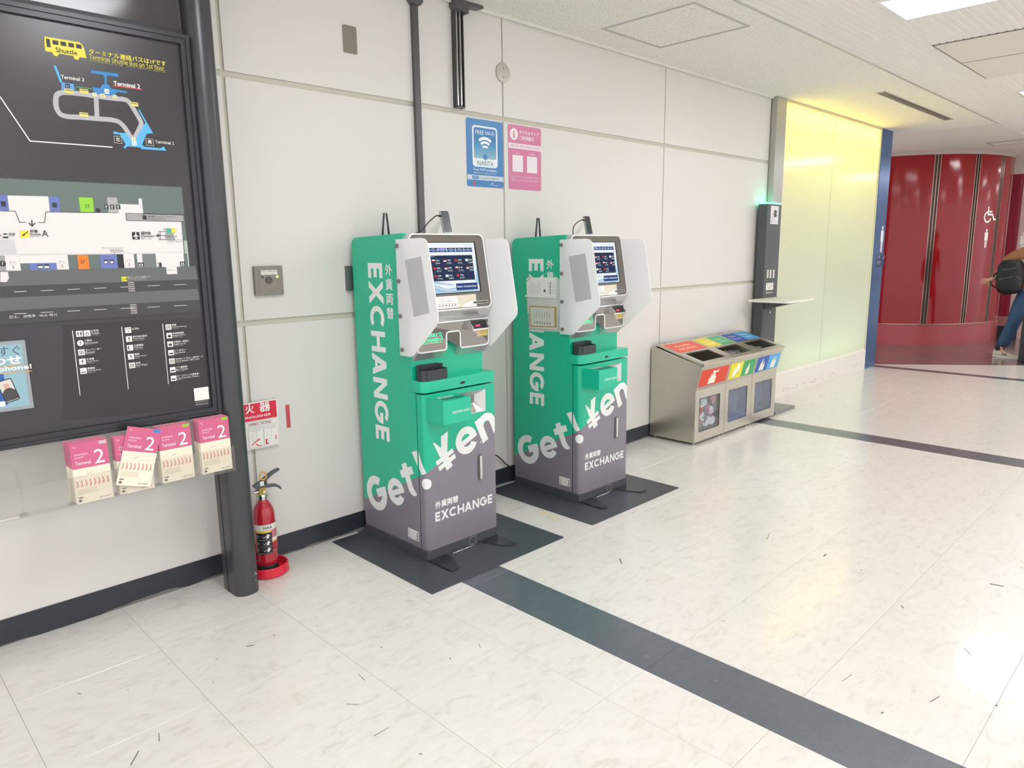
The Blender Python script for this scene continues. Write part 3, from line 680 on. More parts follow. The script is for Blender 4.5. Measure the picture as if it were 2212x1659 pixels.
pr.line([a2(315, 485), a2(318, 540)], .0035, '3a3d40'); pr.line([a2(285, 515), a2(318, 546), a2(350, 515)], .0035, '3a3d40')
quadz(197, 590, 290, 660, 'f0e33c'); pr.line([a2(215, 640), a2(245, 625), a2(278, 600)], .003, '333333'); pr.line([a2(245, 627), a2(232, 645)], .003, '333333')
tl('到着', a2(298, 612), a2(376, 612), .020, '3a3d40', .03); tl('Arrivals', a2(298, 640), a2(408, 640), .017, '3a3d40', .02); tl('到达  도착', a2(300, 657), a2(385, 657), .008, '555555', 0); tl('A', a2(418, 652), a2(482, 652), .042, '3a3d40', .015)
quadz(22, 615, 82, 665, '2d3033'); c = a2(52, 656); pr.ico(c, .6); pr.rect(c[0]-.012, c[1]+.004, c[0]+.012, c[1]+.026, WHT, .003); pr.rect(c[0]-.008, c[1]+.013, c[0]+.008, c[1]+.022, '2d3033'); pr.ico(hs=HS); tl('鉄道', a2(90, 635), a2(150, 635), .014, '3a3d40', .02); tl('Train', a2(92, 650), a2(140, 650), .010, '3a3d40'); pr.line([a2(0, 640), a2(10, 640)], .004, '3a3d40')
quadz(1310, 605, 1390, 678, '2d3033')
c = a2(1350, 642); pr.ico(c, .55); pr.line([(c[0], c[1]-.022), (c[0], c[1]+.024)], .006, WHT); pr.poly([(c[0]-.020, c[1]-.006), (c[0]+.020, c[1]-.006), (c[0]+.003, c[1]+.008), (c[0]-.003, c[1]+.008)], WHT); pr.line([(c[0]-.009, c[1]-.020), (c[0]+.009, c[1]-.020)], .004, WHT); pr.ico(hs=HS)
tl('国内線', a2(1405, 630), a2(1500, 630), .022, '3a3d40', .03); tl('Domestic', a2(1407, 655), a2(1532, 655), .016, '3a3d40', .02); tl('国内  국내선', a2(1408, 676), a2(1505, 676), .009, '555555', 0)
pr.line([a2(1542, 640), a2(1582, 640)], .003, '3a3d40'); pr.line([a2(1565, 622), a2(1585, 640), a2(1565, 656)], .003, '3a3d40')
for y in (600, 640, 680): pr.line([a2(1575, y), a2(1655, y)], .002, '55585a')
pr.line([a2(1592, 600), a2(1592, 680)], .0018, '55585a'); quadz(1652, 568, 1700, 610, '3fae94'); quadz(1700, 568, 1746, 612, 'e6dd3c'); pr.poly([a2(1650, 612), a2(1715, 612), a2(1742, 685), a2(1642, 680)], '9a9e9d'); tl('2F', a2(1622, 584), a2(1646, 584), .011, '3a3d40')
tl('国内線 出発・到着', a2(1660, 655), a2(1760, 655), .010, '3a3d40'); tl('Departures, Arrivals', a2(1665, 690), a2(1820, 690), .009, '3a3d40'); tl('国内航班  출발·도착', a2(1662, 706), a2(1810, 706), .007, '666666', 0)
pr.rect(a2(1825, 700)[0], zb, xr, a2(1850, 690)[1], 'aebfb6')
tl('キャッシュリファンド', a2(1010, 775), a2(1222, 775), .014, '3a3d40'); tl('Cash Refunds', a2(1088, 794), a2(1222, 794), .011, '3a3d40'); tl('现金退税 캐시 리펀드', a2(1100, 808), a2(1222, 808), .007, '666666', 0); pr.line([a2(1137, 815), a2(1143, 895)], .0016, '3a3d40')
# lower strip
zf = a2(1000, 970)[1]; ztop = a2(1000, 828)[1]
pr.rect(LX, zf, a2(1870, 950)[0], ztop, GRN); pr.rect(LX, a2(0, 905)[1]-.005, a2(160, 900)[0], a2(160, 685)[1], 'cfccce')
for x0, x1, t in ((55, 190, '1'), (548, 672, '2'), (1228, 1330, '3')):
    a = a2(x0, 985); b = a2(x1, 832); pr.rect(a[0], zf-.002, b[0], ztop+.002, WP); cx = (a[0]+b[0])/2; pr.text(t, cx, zf+.008, .018, '3a3d40', a='c', bold=.02); pr.text('出口 Exit', cx, zf+.028, .008, '3a3d40', a='c'); pr.text('出口 나가는 곳', cx, zf+.022, .006, '555555', a='c')
    pr.line([(a[0], ztop), (a[0], zf)], .0018, '44484a'); pr.line([(b[0], ztop), (b[0], zf)], .0018, '44484a')
pr.rect(LX, zf, a2(50, 900)[0], ztop, '9d9f9e'); c = a2(22, 920); pr.ico(c, .6); pr.disc(c, .017, '2d3033'); pr.text('?', c[0], c[1]-.010, .021, WHT, a='c', bold=.03); pr.ico(hs=HS)
pr.rect(a2(195, 900)[0], ztop-.028, a2(548, 900)[0], ztop, WP); pr.rect(a2(290, 950)[0], zf, a2(562, 950)[0], ztop-.028, PUR); quadz(370, 930, 425, 972, '2d3033'); quadz(435, 925, 490, 970, '2d3033')
for x in (398, 462): c = a2(x, 955); pr.rect(c[0]-.007, c[1]-.003, c[0]+.007, c[1]+.004, WHT, .001)
pr.rect(a2(770, 900)[0], zf-.002, a2(880, 900)[0], ztop-.002, 'f57f2b'); pr.text('27', *a2(797, 918), .021, '5a2b10', bold=.03)
pr.rect(a2(995, 900)[0], zf, a2(1165, 900)[0], ztop, PUR); quadz(1028, 880, 1072, 920, '2d3033'); quadz(1086, 880, 1130, 920, '2d3033'); tl('JAL ABC', a2(1010, 864), a2(1088, 864), .008, '39447e', .02)
for x in (1050, 1108): c = a2(x, 905); pr.rect(c[0]-.005, c[1]-.004, c[0]+.005, c[1]+.004, WHT, .001)
pr.rect(a2(1165, 900)[0], zf, a2(1228, 900)[0], ztop, '23282d'); pr.rect(a2(1362, 900)[0], zf, a2(1415, 900)[0], ztop, WP); pr.rect(a2(1415, 900)[0], zf, a2(1550, 900)[0], ztop, '737c7c'); pr.rect(a2(1550, 900)[0], zf, a2(1828, 900)[0], ztop+.004, WP)
for x, y in ((1398, 930), (1812, 920)): c = a2(x, y); pr.ico(c, .62); pr.rect(c[0]-.017, c[1]-.017, c[0]+.017, c[1]+.014, '2d3033'); pr.rect(c[0]-.010, c[1]-.012, c[0]+.010, c[1]+.006, WHT); pr.rect(c[0]-.005, c[1]-.010, c[0]+.005, c[1]+.003, '2d3033'); pr.ico(hs=HS)
quadz(1563, 910, 1606, 954, '2d3033'); c = a2(1585, 932); pr.arc(c, .006, 110, 250, .003, WHT, 6)
# streets
xr2 = RX-.004
def band(yl, yr, yl2, yr2, col):
    pr.poly([(LX, a2(0, yl)[1]), (xr2-.012, a2(1945, yr)[1]), (xr2-.008, a2(1945, yr2)[1]), (LX, a2(0, yl2)[1])][::-1], col)
band(1000, 945, 1145, 1075, GR2); band(1145, 1075, 1262, 1172, '434345'); band(1262, 1172, 1392, 1280, GR2); band(1392, 1280, 1520, 1400, '434345')
a = a2(1655, 1025); b = a2(1752, 950); pr.rect(a[0], a[1], b[0], b[1], WP); tl('国内線 Domestic', a2(1662, 990), a2(1745, 990), .008, '3a3d40')
pr.poly([a2(0, 1000), a2(75, 1000), a2(85, 1065), a2(62, 1102), a2(0, 1102)], WP)
c = a2(1207, 1095); b = a2(1256, 1048); pr.rect(c[0], c[1], b[0], b[1], 'f0e33c'); pr.text('18', *a2(1212, 1086), .017, '333333', w=.018, bold=.03)
tl('第1ターミナル連絡バス', a2(1266, 1062), a2(1484, 1062), .012, 'd8d6d2'); tl('Shuttle Bus to Terminal 1', a2(1266, 1076), a2(1458, 1076), .008, 'c8c6c2'); tl('前往第一航站楼的巴士', a2(1266, 1090), a2(1440, 1090), .006, '9a9a98', 0)
for i in range(12):
    for (ya, yb) in ((1206, 1122), (1425, 1330)):
        x = -130+265*i if i < 8 else 9999
        if x < 1900:
            y = ya+(yb-ya)*(x/1900); pr.line([a2(x, y), a2(x+125, y-6)], .0024, 'c9c5bc')
for x, y in ((1300, 1110), (1322, 1330)):
    for k in range(5): pr.line([a2(x-33+k*2, y+20*k), a2(x+30+k*2, y-2+20*k)], .0035, 'c9c5bc')
tl('巴士、 出租车', a2(92, 1465), a2(352, 1452), .018, WHT, 0); tl('버스 택시', a2(392, 1450), a2(562, 1440), .018, WHT, 0)
pr.k = 0
# legend
pr.poly([a3(600, 190), a3(1935, 110), a3(2035, 965), a3(610, 1100)], '323033')
for (x0, y0, x1, y1) in ((692, 238, 765, 860), (1162, 203, 1226, 800), (1554, 173, 1610, 750)): pr.line([a3(x0, y0), a3(x1, y1)], .0024, WHT)
LG = [[('お手洗', 'Toilets', '洗手间 화장실'), ('ご案内', 'Information', '问讯处 안내소'), ('エレベーター', 'Elevator', '电梯 엘리베이터'), ('礼拝室', 'Prayer Room', '祈祷室 예배실'), ('喫煙室', 'Smoking Room', '吸烟室 흡연실')],
      [('ATM', '', ''), ('旅行会社受付', 'Travel Agency', '旅行社 여행사 카운터'), ('公衆電話', 'Telephone', '公用电话 공중전화'), ('警察', 'Airport Police', '警察 경찰'), ('給湯', 'Hot Water', '热水 온수')],
      [('両替', 'Currency Exchange', '外币兑换 환전'), ('手荷物宅配', 'Baggage Delivery', '行李宅配 수하물택배'), ('手荷物一時預り', 'Baggage Storage', '行李寄存 수하물보관'), ('レンタカー', 'Car Rental', '租车 렌터카'), ('Wi-Fiレンタル・SIMカード', 'Wi-Fi Rental / SIM Card', 'Wi-Fi租赁/SIM卡'), ('バス乗車券', 'Bus Tickets', '巴士票 버스승차권'), ('ローコストバス乗車券', 'Low Cost Bus Tickets', '廉价巴士票')]]
for ci, (x0, y0, dx, dy, wj) in enumerate(((758, 270, 9.6, 88.5, 150), (1222, 235, 9.2, 84, 165), (1606, 205, 8.2, 81.5, 200))):
    for k, (j, e, c3) in enumerate(LG[ci]):
        x, y = x0+dx*k, y0+dy*k; c = a3(x, y); r = .0175; pr.ico(c, .64)
        if (ci, k) == (0, 1): pr.disc(c, r, WHT); pr.text('?', c[0], c[1]-.011, .022, '262628', a='c', bold=.04)
        else:
            pr.rect(c[0]-r, c[1]-r, c[0]+r, c[1]+r, WHT, .002)
            if (ci, k) == (0, 0): man(pr, c[0]-.007, c[1]-.013, .026, '262628'); man(pr, c[0]+.008, c[1]-.013, .026, '262628', woman=True)
            elif (ci, k) == (1, 0): pr.text('ATM', c[0], c[1]+.003, .009, '262628', a='c', bold=.04); pr.text('¥', c[0], c[1]-.013, .012, '262628', a='c')
            elif (ci, k) == (1, 2): pr.arc(c, .010, 110, 250, .006, '262628', 6)
            elif (ci, k) in ((2, 5), (2, 6), (2, 3)): pr.rect(c[0]-.012, c[1]-.010, c[0]+.012, c[1]-.001, '262628', .002); 
            elif (ci, k) in ((2, 1), (2, 2)): pr.rect(c[0]-.010, c[1]-.011, c[0]+.010, c[1]+.003, '262628', .002); pr.line([(c[0]-.004, c[1]+.004), (c[0]-.004, c[1]+.009), (c[0]+.004, c[1]+.009), (c[0]+.004, c[1]+.004)], .002, '262628')
            elif (ci, k) == (0, 4): pr.line([(c[0]-.012, c[1]-.008), (c[0]+.012, c[1]-.008)], .005, '262628'); pr.line([(c[0]-.006, c[1]), (c[0]+.004, c[1]+.010)], .002, '262628')
            elif (ci, k) in ((0, 3), (1, 3), (1, 1)): man(pr, c[0], c[1]-.013, .026, '262628')
            else: pr.line([(c[0]-.009, c[1]-.010), (c[0]+.009, c[1]-.010), (c[0]+.009, c[1]+.008), (c[0]-.009, c[1]+.008)], .003, '262628', closed=True); pr.disc(c, .004, '262628', 10)
        if (ci, k) == (0, 0):
            c2 = a3(x+73, y-5); pr.ico(c2, .64); pr.rect(c2[0]-r, c2[1]-r, c2[0]+r, c2[1]+r, WHT, .002); pr.arc((c2[0]-.001, c2[1]-.005), .008, 100, 350, .0025, '262628'); pr.line([(c2[0]-.002, c2[1]+.010), (c2[0]-.002, c2[1]), (c2[0]+.006, c2[1]), (c2[0]+.009, c2[1]-.008)], .003, '262628'); u = c2[0]+r*.64+.003
        else: u = c[0]+r*.64+.003
        pr.ico(hs=.60)
        pr.text(j, u, c[1]+.003 if e else c[1]-.001, .014, WHT, bold=.02); 
        if e: pr.text(e, u, c[1]-.0055, .0115, WHT, bold=.01); pr.text(c3, u, c[1]-.0105, .0065, 'b9b7b3')
a = a3(1856, 912); b = a3(1985, 772); pr.rect(a[0], a[1], b[0], b[1], WHT); tl('モバイルサイト', a3(1864, 932), a3(1988, 920), .011, WHT); tl('Cell Phone Site', a3(1866, 952), a3(1984, 940), .008, WHT)
pr.done('map_print', ib, 'printed shuttle route, floor plan and legend')
# lit poster tablet at the lower left of the board
pr = Print((0, -.296, 0), (1, 0, 0), (0, 0, 1)); T = pr.px
a = a3(-900, 360); b = a3(290, 960); zt_, zb_, x1_ = a3(215, 362)[1], a3(290, 950)[1], a3(250, 700)[0]
obj('poster_frame', BX(x1_-.62, x1_+.012, -.296, -.290, zb_-.012, zt_+.012), mat('silver poster frame', '9aa0a2', rough=.3, metal=.6), ib, bevel=.001)
pr.rect(x1_-.61, zb_, x1_, zt_, mat('pale blue lit poster', '8cb0bc', rough=.3, var=0, emit=.06))
tl('いますぐ', (a3(0, 0)[0]-.10, zt_-.040), (a3(135, 0)[0], 0), .034, '44565e', .01); tl('お問い合わせ', (a3(0, 0)[0]-.24, zt_-.073), (a3(135, 0)[0], 0), .034, WHT, .04); pr.line([(a3(0, 0)[0]-.2, zt_-.077), (a3(150, 0)[0], zt_-.077)], .003, 'e0a04a')
tl('with a smartphone!', (a3(0, 0)[0]-.22, zt_-.098), (a3(222, 0)[0], 0), .022, WHT, .04); pr.line([(a3(0, 0)[0]-.2, zt_-.102), (a3(222, 0)[0], zt_-.102)], .003, 'e0a04a')
c = (x1_-.058, zb_+.062); pr.ico(c, .72)
pr.poly([(c[0]-.10, c[1]+.10), (c[0]-.01, c[1]+.085), (c[0]-.01, c[1]-.07), (c[0]-.10, c[1]-.085)], '2f63ad'); pr.rect(c[0]-.10, c[1]-.075, c[0]-.02, c[1]-.05, WHT)
def rot_pts(pts, c, a): return [(c[0]+(p[0]-c[0])*math.cos(R(a))-(p[1]-c[1])*math.sin(R(a)), c[1]+(p[0]-c[0])*math.sin(R(a))+(p[1]-c[1])*math.cos(R(a))) for p in pts]
pr.poly(rot_pts(rr(c[0]-.032, c[1]-.058, c[0]+.032, c[1]+.058, .008), c, 14), '2b2d33'); pr.poly(rot_pts(rr(c[0]-.028, c[1]-.053, c[0]+.028, c[1]+.053, .006), c, 14), 'd9d5cc'); pr.poly(rot_pts([(c[0]-.028, c[1]-.05), (c[0]+.028, c[1]-.05), (c[0]+.028, c[1]-.005), (c[0]+.012, c[1]+.012), (c[0]-.012, c[1]+.012), (c[0]-.028, c[1]-.005)], c, 14), '4a4642'); pr.disc((c[0]-.006, c[1]+.024), .013, 'd3a78d')
pr.line([(x1_-.075, zb_+.018), (x1_-.05, zb_+.035), (x1_-.04, zb_+.025)], .003, '2f4f86'); pr.text('Narita Airport', x1_-.07, zb_+.010, .007, '2f4f86'); pr.ico()
pr.done('poster_print', ib, 'pale blue lit poster with a phone picture')

# ------------------------------------------------------------------ brochures in a clear rack
M_CLR = clear('clear acrylic', 'fbfbfa', gloss=.05, rough=.05, diff=.02, trans=.015)
rk = thing('brochure_rack', (.9, -.33, .62), 'clear acrylic rack with pockets hung under the black map board', 'brochure rack')
x1 = 1.252; n = 9; pit = .1555
obj('back_plate', BX(x1-n*pit, x1, -.3165, -.3135, .622, .862), M_CLR, rk)
obj('front_plate', BX(x1-n*pit, x1, -.367, -.364, .622, .735), M_CLR, rk)
obj('bottom_plate', BX(x1-n*pit, x1, -.364, -.3165, .622, .626), M_CLR, rk)
for k in range(n+1):
    xx = x1-k*pit; obj('divider', prism(B(), [(-.3165, .626), (-.364, .626), (-.364, .735), (-.3165, .80)], 'x', xx-.003, xx), M_CLR, rk)
    if k: obj('divider_foot', BX(xx-.016, xx+.012, -.364, -.3165, .626, .629), clear('bright acrylic', 'ffffff', gloss=.3, diff=.25, trans=.1), rk)
obj('paper_strip', BX(.352, .455, -.358, -.32, .6265, .6305), mat('white paper strip', 'f4f0ee', rough=.7), rk)
PK = 'd3668c'
def brochure(cx, y, z0, lean, label, tilt=0, group=None, full=True, cloth=None, tabc='9fc63c'):
    w, h = .128, .232
    t = thing('brochure', (cx, y, z0), label, 'brochure', group)
    obj('paper', BX(cx-w/2, cx+w/2, y-.0009, y+.0009, z0, z0+h), mat('cream paper', 'f4efe4', rough=.6, var=.01), t)
    p = Print((cx-w/2, y-.0009, z0), (1, 0, 0), (0, 0, 1), lift=.0002)
    p.rect(0, h*.585, w, h, PK); p.rect(0, 0, w, h*.585, 'f6ecd6')
    if full:
        p.text('T2', .008, h-.017, .007, 'f6dbe4'); p.text('Terminal', .012, h*.645, .014, 'fbf3f4', w=.052, bold=.01); p.text('2', .078, h*.625, .054, 'fbf3f4', w=.034, bold=-.01)
        p.text('航站楼利用指南', .012, h*.80, .008, 'f6dbe4', w=.045); p.text('第2航站楼', .012, h*.755, .007, 'f6dbe4', w=.030)
        p.rect(w-.030, h-.014, w-.004, h-.002, tabc)
        for u in (.02, .045, .07, .095): p.line([(u, h*.30), (u+.002, h*.58)], .0006, 'e8cdb0')
        for v_ in (.45, .52): p.line([(0, h*v_), (w, h*v_+.002)], .0006, 'e8cdb0')
        p.line([(.045, h*.485), (.052, h*.475), (.064, h*.50)], .0012, '77705f')
        for k in range(8):
            u = .008+.0148*k; p.line([(u, h*.27), (u+.004, h*.33), (u+.001, h*.39)], .0030, 'e58d85'); p.line([(u+.005, h*.29), (u+.003, h*.37)], .002, 'dd7472')
        for k in range(5): p.rect(.008, h*(.235-.02*k), .075, h*(.235-.02*k)+.0010, 'cfc1a4')
        p.rect(.008, .022, .024, .026, '6a665c'); p.rect(.008, .008, .018, .016, '59564f'); p.text('NARITA AIRPORT', .078, .008, .006, '8a867e', w=.042)
    p.done('cover_print', t)
    if tilt or lean:
        t.rotation_euler = (R(lean), R(tilt), 0)
    return t
BG = 'pink and cream terminal brochures in the clear rack'
stacks = [(1.252-3.5*pit-.006, 6, 'leftmost filled pocket', .630, 'c9c5c0'), (1.252-2.5*pit-.008, 4, 'second filled pocket from the left', .630, '3f8fd2'), (1.252-1.5*pit-.004, 5, 'third filled pocket from the left', .634, '9fc63c'), (1.252-.5*pit+.002, 6, 'rightmost filled pocket', .634, '9fc63c')]
for si, (cx, nb, where, z0, tc) in enumerate(stacks):
    z0 -= .004*(si in (0, 1))
    for k in range(nb):
        front = (k == 0)
        brochure(cx-.0022*k+random.uniform(-.001, .001), -.3585+.0065*k, z0+.0012*k+(.004 if k and si == 0 else 0), -.6,
                 ('front pink brochure with large white 2, %s' % where) if front else ('pink brochure behind the front one, %s' % where), group=None if front else 'brochures stacked behind the front one in the '+where, full=front, tabc=tc)
tb = brochure(1.252-2.5*pit+.008, -.3375, .662, -2, 'crooked pink brochure tilted right, across the second filled pocket', tilt=17, tabc='3f8fd2')
tb.location.y = -.3705; tb.location.x -= .035; tb.location.z = .655

# ------------------------------------------------------------------ fire extinguisher, its tray and sign
fx, fy = 1.468, -.13
M_FR = mat('glossy red paint', 'b81c2e', rough=.16, coat=.6, var=.03); M_RP = mat('red plastic', 'e0283f', rough=.35, var=.02); M_GR = mat('grey lever', '5f6264', rough=.35, metal=.5)
ty = thing('extinguisher_tray', (fx, fy, 0), 'round red plastic floor tray under the fire extinguisher', 'tray')
obj('tray', lathe(B(), [(.0, .002), (.095, .002), (.100, .008), (.097, .046), (.093, .050), (.088, .046), (.086, .012), (0, .012)], (fx, fy, 0), 40), M_RP, ty, smooth=True)
for a in (20, 140, 260): obj('rib', box(B(), fx+.062*math.cos(R(a))-.012, fx+.062*math.cos(R(a))+.012, fy+.062*math.sin(R(a))-.012, fy+.062*math.sin(R(a))+.012, .012, .022), M_RP, ty, bevel=.003)
ex = thing('fire_extinguisher', (fx, fy, .0125), 'red fire extinguisher with black step label behind the black post', 'fire extinguisher')
obj('foot_ring', lathe(B(), [(.0, .0125), (.048, .0125), (.052, .018), (.052, .052), (.050, .056), (0, .056)], (fx, fy, 0), 32), mat('black rubber', '2b2c2e', rough=.5), ex, smooth=True)
obj('cylinder_body', lathe(B(), [(.0, .053), (.051, .053), (.051, .295), (.049, .318), (.043, .338), (.033, .356), (.022, .372), (.021, .385), (0, .385)], (fx, fy, 0), 96), M_FR, ex, smooth=True)
obj('neck_collar', lathe(B(), [(0, .378), (.024, .378), (.026, .384), (.026, .396), (.022, .402), (0, .402)], (fx, fy, 0), 12), mat('chrome', 'c9cacb', rough=.15, metal=1), ex)
vb = obj('valve', BX(fx-.017, fx+.016, fy-.014, fy+.014, .400, .436), mat('brass valve', 'b5a558', rough=.3, metal=.8), ex, bevel=.003)
obj('gauge', cyl(B(), (fx+.002, fy-.013, .418), (fx+.002, fy-.022, .418), .011, n=20), mat('brass valve', 'b5a558'), vb)
obj('gauge_face', cyl(B(), (fx+.002, fy-.0222, .418), (fx+.002, fy-.0226, .418), .006, n=14), mat('white dial', 'f1f1ea'), vb)
obj('hose_joint', cyl(B(), (fx-.017, fy, .420), (fx-.045, fy, .420), .008, n=12), mat('chrome', 'c9cacb'), ex)
obj('carry_lever', prism(B(), [(fx-.042, .448), (fx-.030, .434), (fx+.02, .430), (fx+.06, .428), (fx+.082, .418), (fx+.095, .404), (fx+.100, .404), (fx+.092, .424), (fx+.070, .440), (fx+.03, .446), (fx-.02, .452)], 'y', fy-.010, fy+.010), M_GR, ex, bevel=.002)
obj('squeeze_lever', prism(B(), [(fx-.044, .450), (fx-.036, .458), (fx-.005, .470), (fx+.055, .505), (fx+.092, .514), (fx+.096, .508), (fx+.088, .502), (fx+.058, .490), (fx+.012, .462), (fx-.02, .446)], 'y', fy-.011, fy+.011), M_GR, ex, bevel=.002)
obj('lever_spring', cyl(B(), (fx+.022, fy, .445), (fx+.022, fy, .472), .007, n=12), M_GR, ex)
obj('safety_ring', tube(B(), [(fx+.006+.017*math.cos(R(a)), fy-.012, .496+.019*math.sin(R(a))) for a in range(0, 360, 20)], .0035, 8, closed=True), mat('yellow plastic ring', 'e0a93e', rough=.35), ex, smooth='all')
obj('seal_tag', BX(fx-.012, fx+.008, fy-.0135, fy-.0115, .448, .470), mat('white tag', 'e9e9e6'), ex)
p = Print((fx, fy, 0), (1, 0, 0), (0, 0, 1))
def cw(u, v_, k):
    a = R(-90)+u/.051; r = .0513+k*3; return V((fx+r*math.cos(a), fy+r*math.sin(a), v_))
p.warp = cw; p.cuts = [k*.008 for k in range(-12, 12)]
def strip(u0, u1, z0, z1, col, n=8):
    n *= 3
    for k in range(n):
        a, b = u0+(u1-u0)*k/n, u0+(u1-u0)*(k+1)/n; p.poly([(a, z0), (b, z0), (b, z1), (a, z1)], col, 0)
    p.k += 1
R0 = -.012
strip(-.075, .075, .232, .262, 'e9e8e2', 14); strip(-.075, .075, .120, .232, 'c87f88', 14); strip(-.055+R0, .018+R0, .222, .231, 'ecd12e'); strip(-.055+R0, .020+R0, .112, .221, '232426')
strip(.020+R0, .07, .176, .190, 'f0ece4'); strip(.020+R0, .07, .168, .176, 'e8b93a'); strip(.020+R0, .07, .125, .166, 'b22a3a')
p.text('NAA', -.028, .240, .014, '3c4a36', w=.040, bold=.03)
for k in range(3):
    z = .190-.034*k; strip(-.052+R0, .018+R0, z-.005, z-.004, 'd9d9d4'); p.text(str(k+1), -.050+R0, z+.008, .012, 'f2f2ee', bold=.02)
    p.poly([(-.008+R0, z+.002), (.004+R0, z+.004), (.008+R0, z+.022), (-.002+R0, z+.024)], 'f2f2ee'); p.line([(-.020+R0, z+.006), (-.004+R0, z+.018), (.012+R0, z+.014)], .002, 'f2f2ee'); p.text('レバーを', -.036+R0, z+.012, .004, 'b9b9b4')
p.text('火', .030, .140, .016, 'f0d6d6'); p.done('instruction_label', ex, 'black and white three step label')
sg = thing('extinguisher_sign', (1.5, -.02, .72), 'red and white fire extinguisher directions plate behind the black post', 'sign')
cl0, cr0 = on_y(530, 915, -.02).x-.17, on_y(598, 861, -.02).x
zt0, zb0 = on_y(598, 861, -.02).z, on_y(599, 960, -.02).z
obj('plate', BX(cl0, cr0, -.020, -.016, zb0, zt0), mat('white plate', 'f3f1ec', rough=.3), sg, bevel=.0006)
obj('mount', BX(1.47, 1.60, -.016, 0, .66, .78), mat('white mount', 'e5e5e5'), sg)
p = Print((0, -.020, 0), (1, 0, 0), (0, 0, 1)); wv = cr0-.006; hgt = zt0-zb0; RD = 'e12b46'
p.rect(cl0+.005, zt0-.092, wv, zt0-.006, RD)
f1 = lambda x, y: p.px(480+x/6.9125, 820+y/6.9125)
def pt(t, x0, y0, x1, h, col, bold): a = f1(x0, y0); b = f1(x1, y0); p.text(t, a[0], a[1], h, col, w=b[0]-a[0], bold=bold)
pt('器', 560, 488, 722, .046, 'ffffff', .03); pt('火', 350, 520, 482, .046, 'ffffff', .03); p.text('消', cl0+.03, f1(350, 520)[1], .046, 'ffffff', bold=.03)
a = f1(728, 545); b = f1(388, 590); p.text('FIRE EXTINGUISHER', a[0], b[1]-.000, .012, 'ffffff', w=.235, a='r', bold=.02)
p.line([(cl0+.005, zt0-.122), (wv, zt0-.122), (wv, zt0-.096), (cl0+.005, zt0-.096)], .0008, '777777', closed=True)
a = f1(732, 630); b = f1(398, 690); p.text('DIRECTIONS', a[0], zt0-.1165, .014, '8c1f33', w=a[0]-b[0], a='r', bold=.02)
for k in range(3):
    u1 = wv-.079*k; u0 = u1-.075; p.line([(u0, zb0+.006), (u1, zb0+.006), (u1, zt0-.128), (u0, zt0-.128)], .0008, '777777', closed=True)
    p.text('3' if k == 0 else '2' if k == 1 else '1', u0+.006, zt0-.142, .008, '666666'); p.text('レバーを強く握る', u0+.020, zt0-.138, .005, '88545c', w=.045); p.text('SQUEEZE LEVER', u0+.020, zt0-.145, .004, '88545c', w=.040)
    p.line([(u0+.020, zt0-.155), (u0+.018, zt0-.172), (u0+.012, zt0-.185)], .0008, '777777'); p.line([(u0+.040, zt0-.150), (u0+.039, zt0-.175), (u0+.034, zt0-.195), (u0+.018, zt0-.198)], .0008, '777777')
    if k == 0:
        p.poly([(u0+.006, zb0+.012), (u0+.022, zb0+.012), (u0+.012, zb0+.024), (u0+.016, zb0+.040), (u0+.006, zb0+.040)], RD)
        for j in range(4): p.disc((u0+.019+.005*j, zb0+.024), .0032, 'f3e3e0', 10)
        for s2, zz in ((1, zb0+.046), (-1, zb0+.034)): p.poly([(u0+.056, zz), (u0+.066, zz), (u0+.061, zz-.006*s2)], RD); p.rect(u0+.059, min(zz, zz+.005*s2), u0+.063, max(zz, zz+.005*s2), RD)
    if k == 1:
        p.line([(u0+.012, zb0+.022), (u0+.055, zb0+.048)], .006, RD); p.arc((u0+.055, zb0+.034), .022, 200, 290, .004, RD, 6)
        for j in range(4): p.disc((u0+.018+.006*j, zb0+.022+.004*j), .0032, 'f3e3e0', 10)
p.done('sign_print', sg)
tp_ = thing('red_tape', (1.70, -.001, .73), 'short vertical strip of faded red lettered tape stuck on the white wall', 'tape')
a = on_y(616, 875, 0); b = on_y(629, 923, 0)
obj('tape', BX(a.x, b.x-.002, -.0008, .0, b.z, a.z), mat('faded red tape', 'cf5a63', rough=.4, var=.1, scale=60), tp_)
p = Print((0, -.0008, 0), (1, 0, 0), (0, 0, 1)); 
for k, ch in enumerate('検査済証本品'): p.text(ch, (a.x+b.x)/2, a.z-.022-.018*k, .012, 'a83d4a', a='c', bold=-.005)
p.done('tape_print', tp_)

# ------------------------------------------------------------------ things on the wall
M_BG = mat('grey brown plate', '8d877e', rough=.35, metal=.3, var=.03)
o = thing('blank_plate', (2.178, 0, 2.62), 'tall blank grey brown cover plate high on the white wall', 'cover plate')
obj('plate', prism(B(), rr(2.138, 2.554, 2.218, 2.686, .008), 'y', -.006, 0), M_BG, o, bevel=.001)
o = thing('round_cover', (3.263, 0, 2.625), 'round brushed metal cover plate straddling a wall joint', 'cover plate')
obj('cover', cyl(B(), (3.263, 0, 2.625), (3.263, -.008, 2.625), .058, n=48), mat('brushed cover', 'b3aca6', rough=.3, metal=.6), o, bevel=.0012)
for z in (2.652, 2.60): obj('screw', cyl(B(), (3.265, -.008, z), (3.265, -.0095, z), .0035, n=12), mat('dark screw', '5a5654', metal=.6), o)
o = thing('sensor_box', (1.65, 0, 1.42), 'square grey call box with round dark button and tiny green lamp', 'call box')
fb = lambda x, y: on_y(540+x/9.2167, 560+y/9.2167, -.02)
bx0, bx1, bz0, bz1 = fb(75, 140).x, fb(640, 140).x, fb(110, 730).z, fb(75, 140).z
obj('case', prism(B(), rr(bx0, bz0, bx1, bz1, .004), 'y', -.022, 0), mat('warm grey plastic', '8e867f', rough=.4, var=.03), o, bevel=.003)
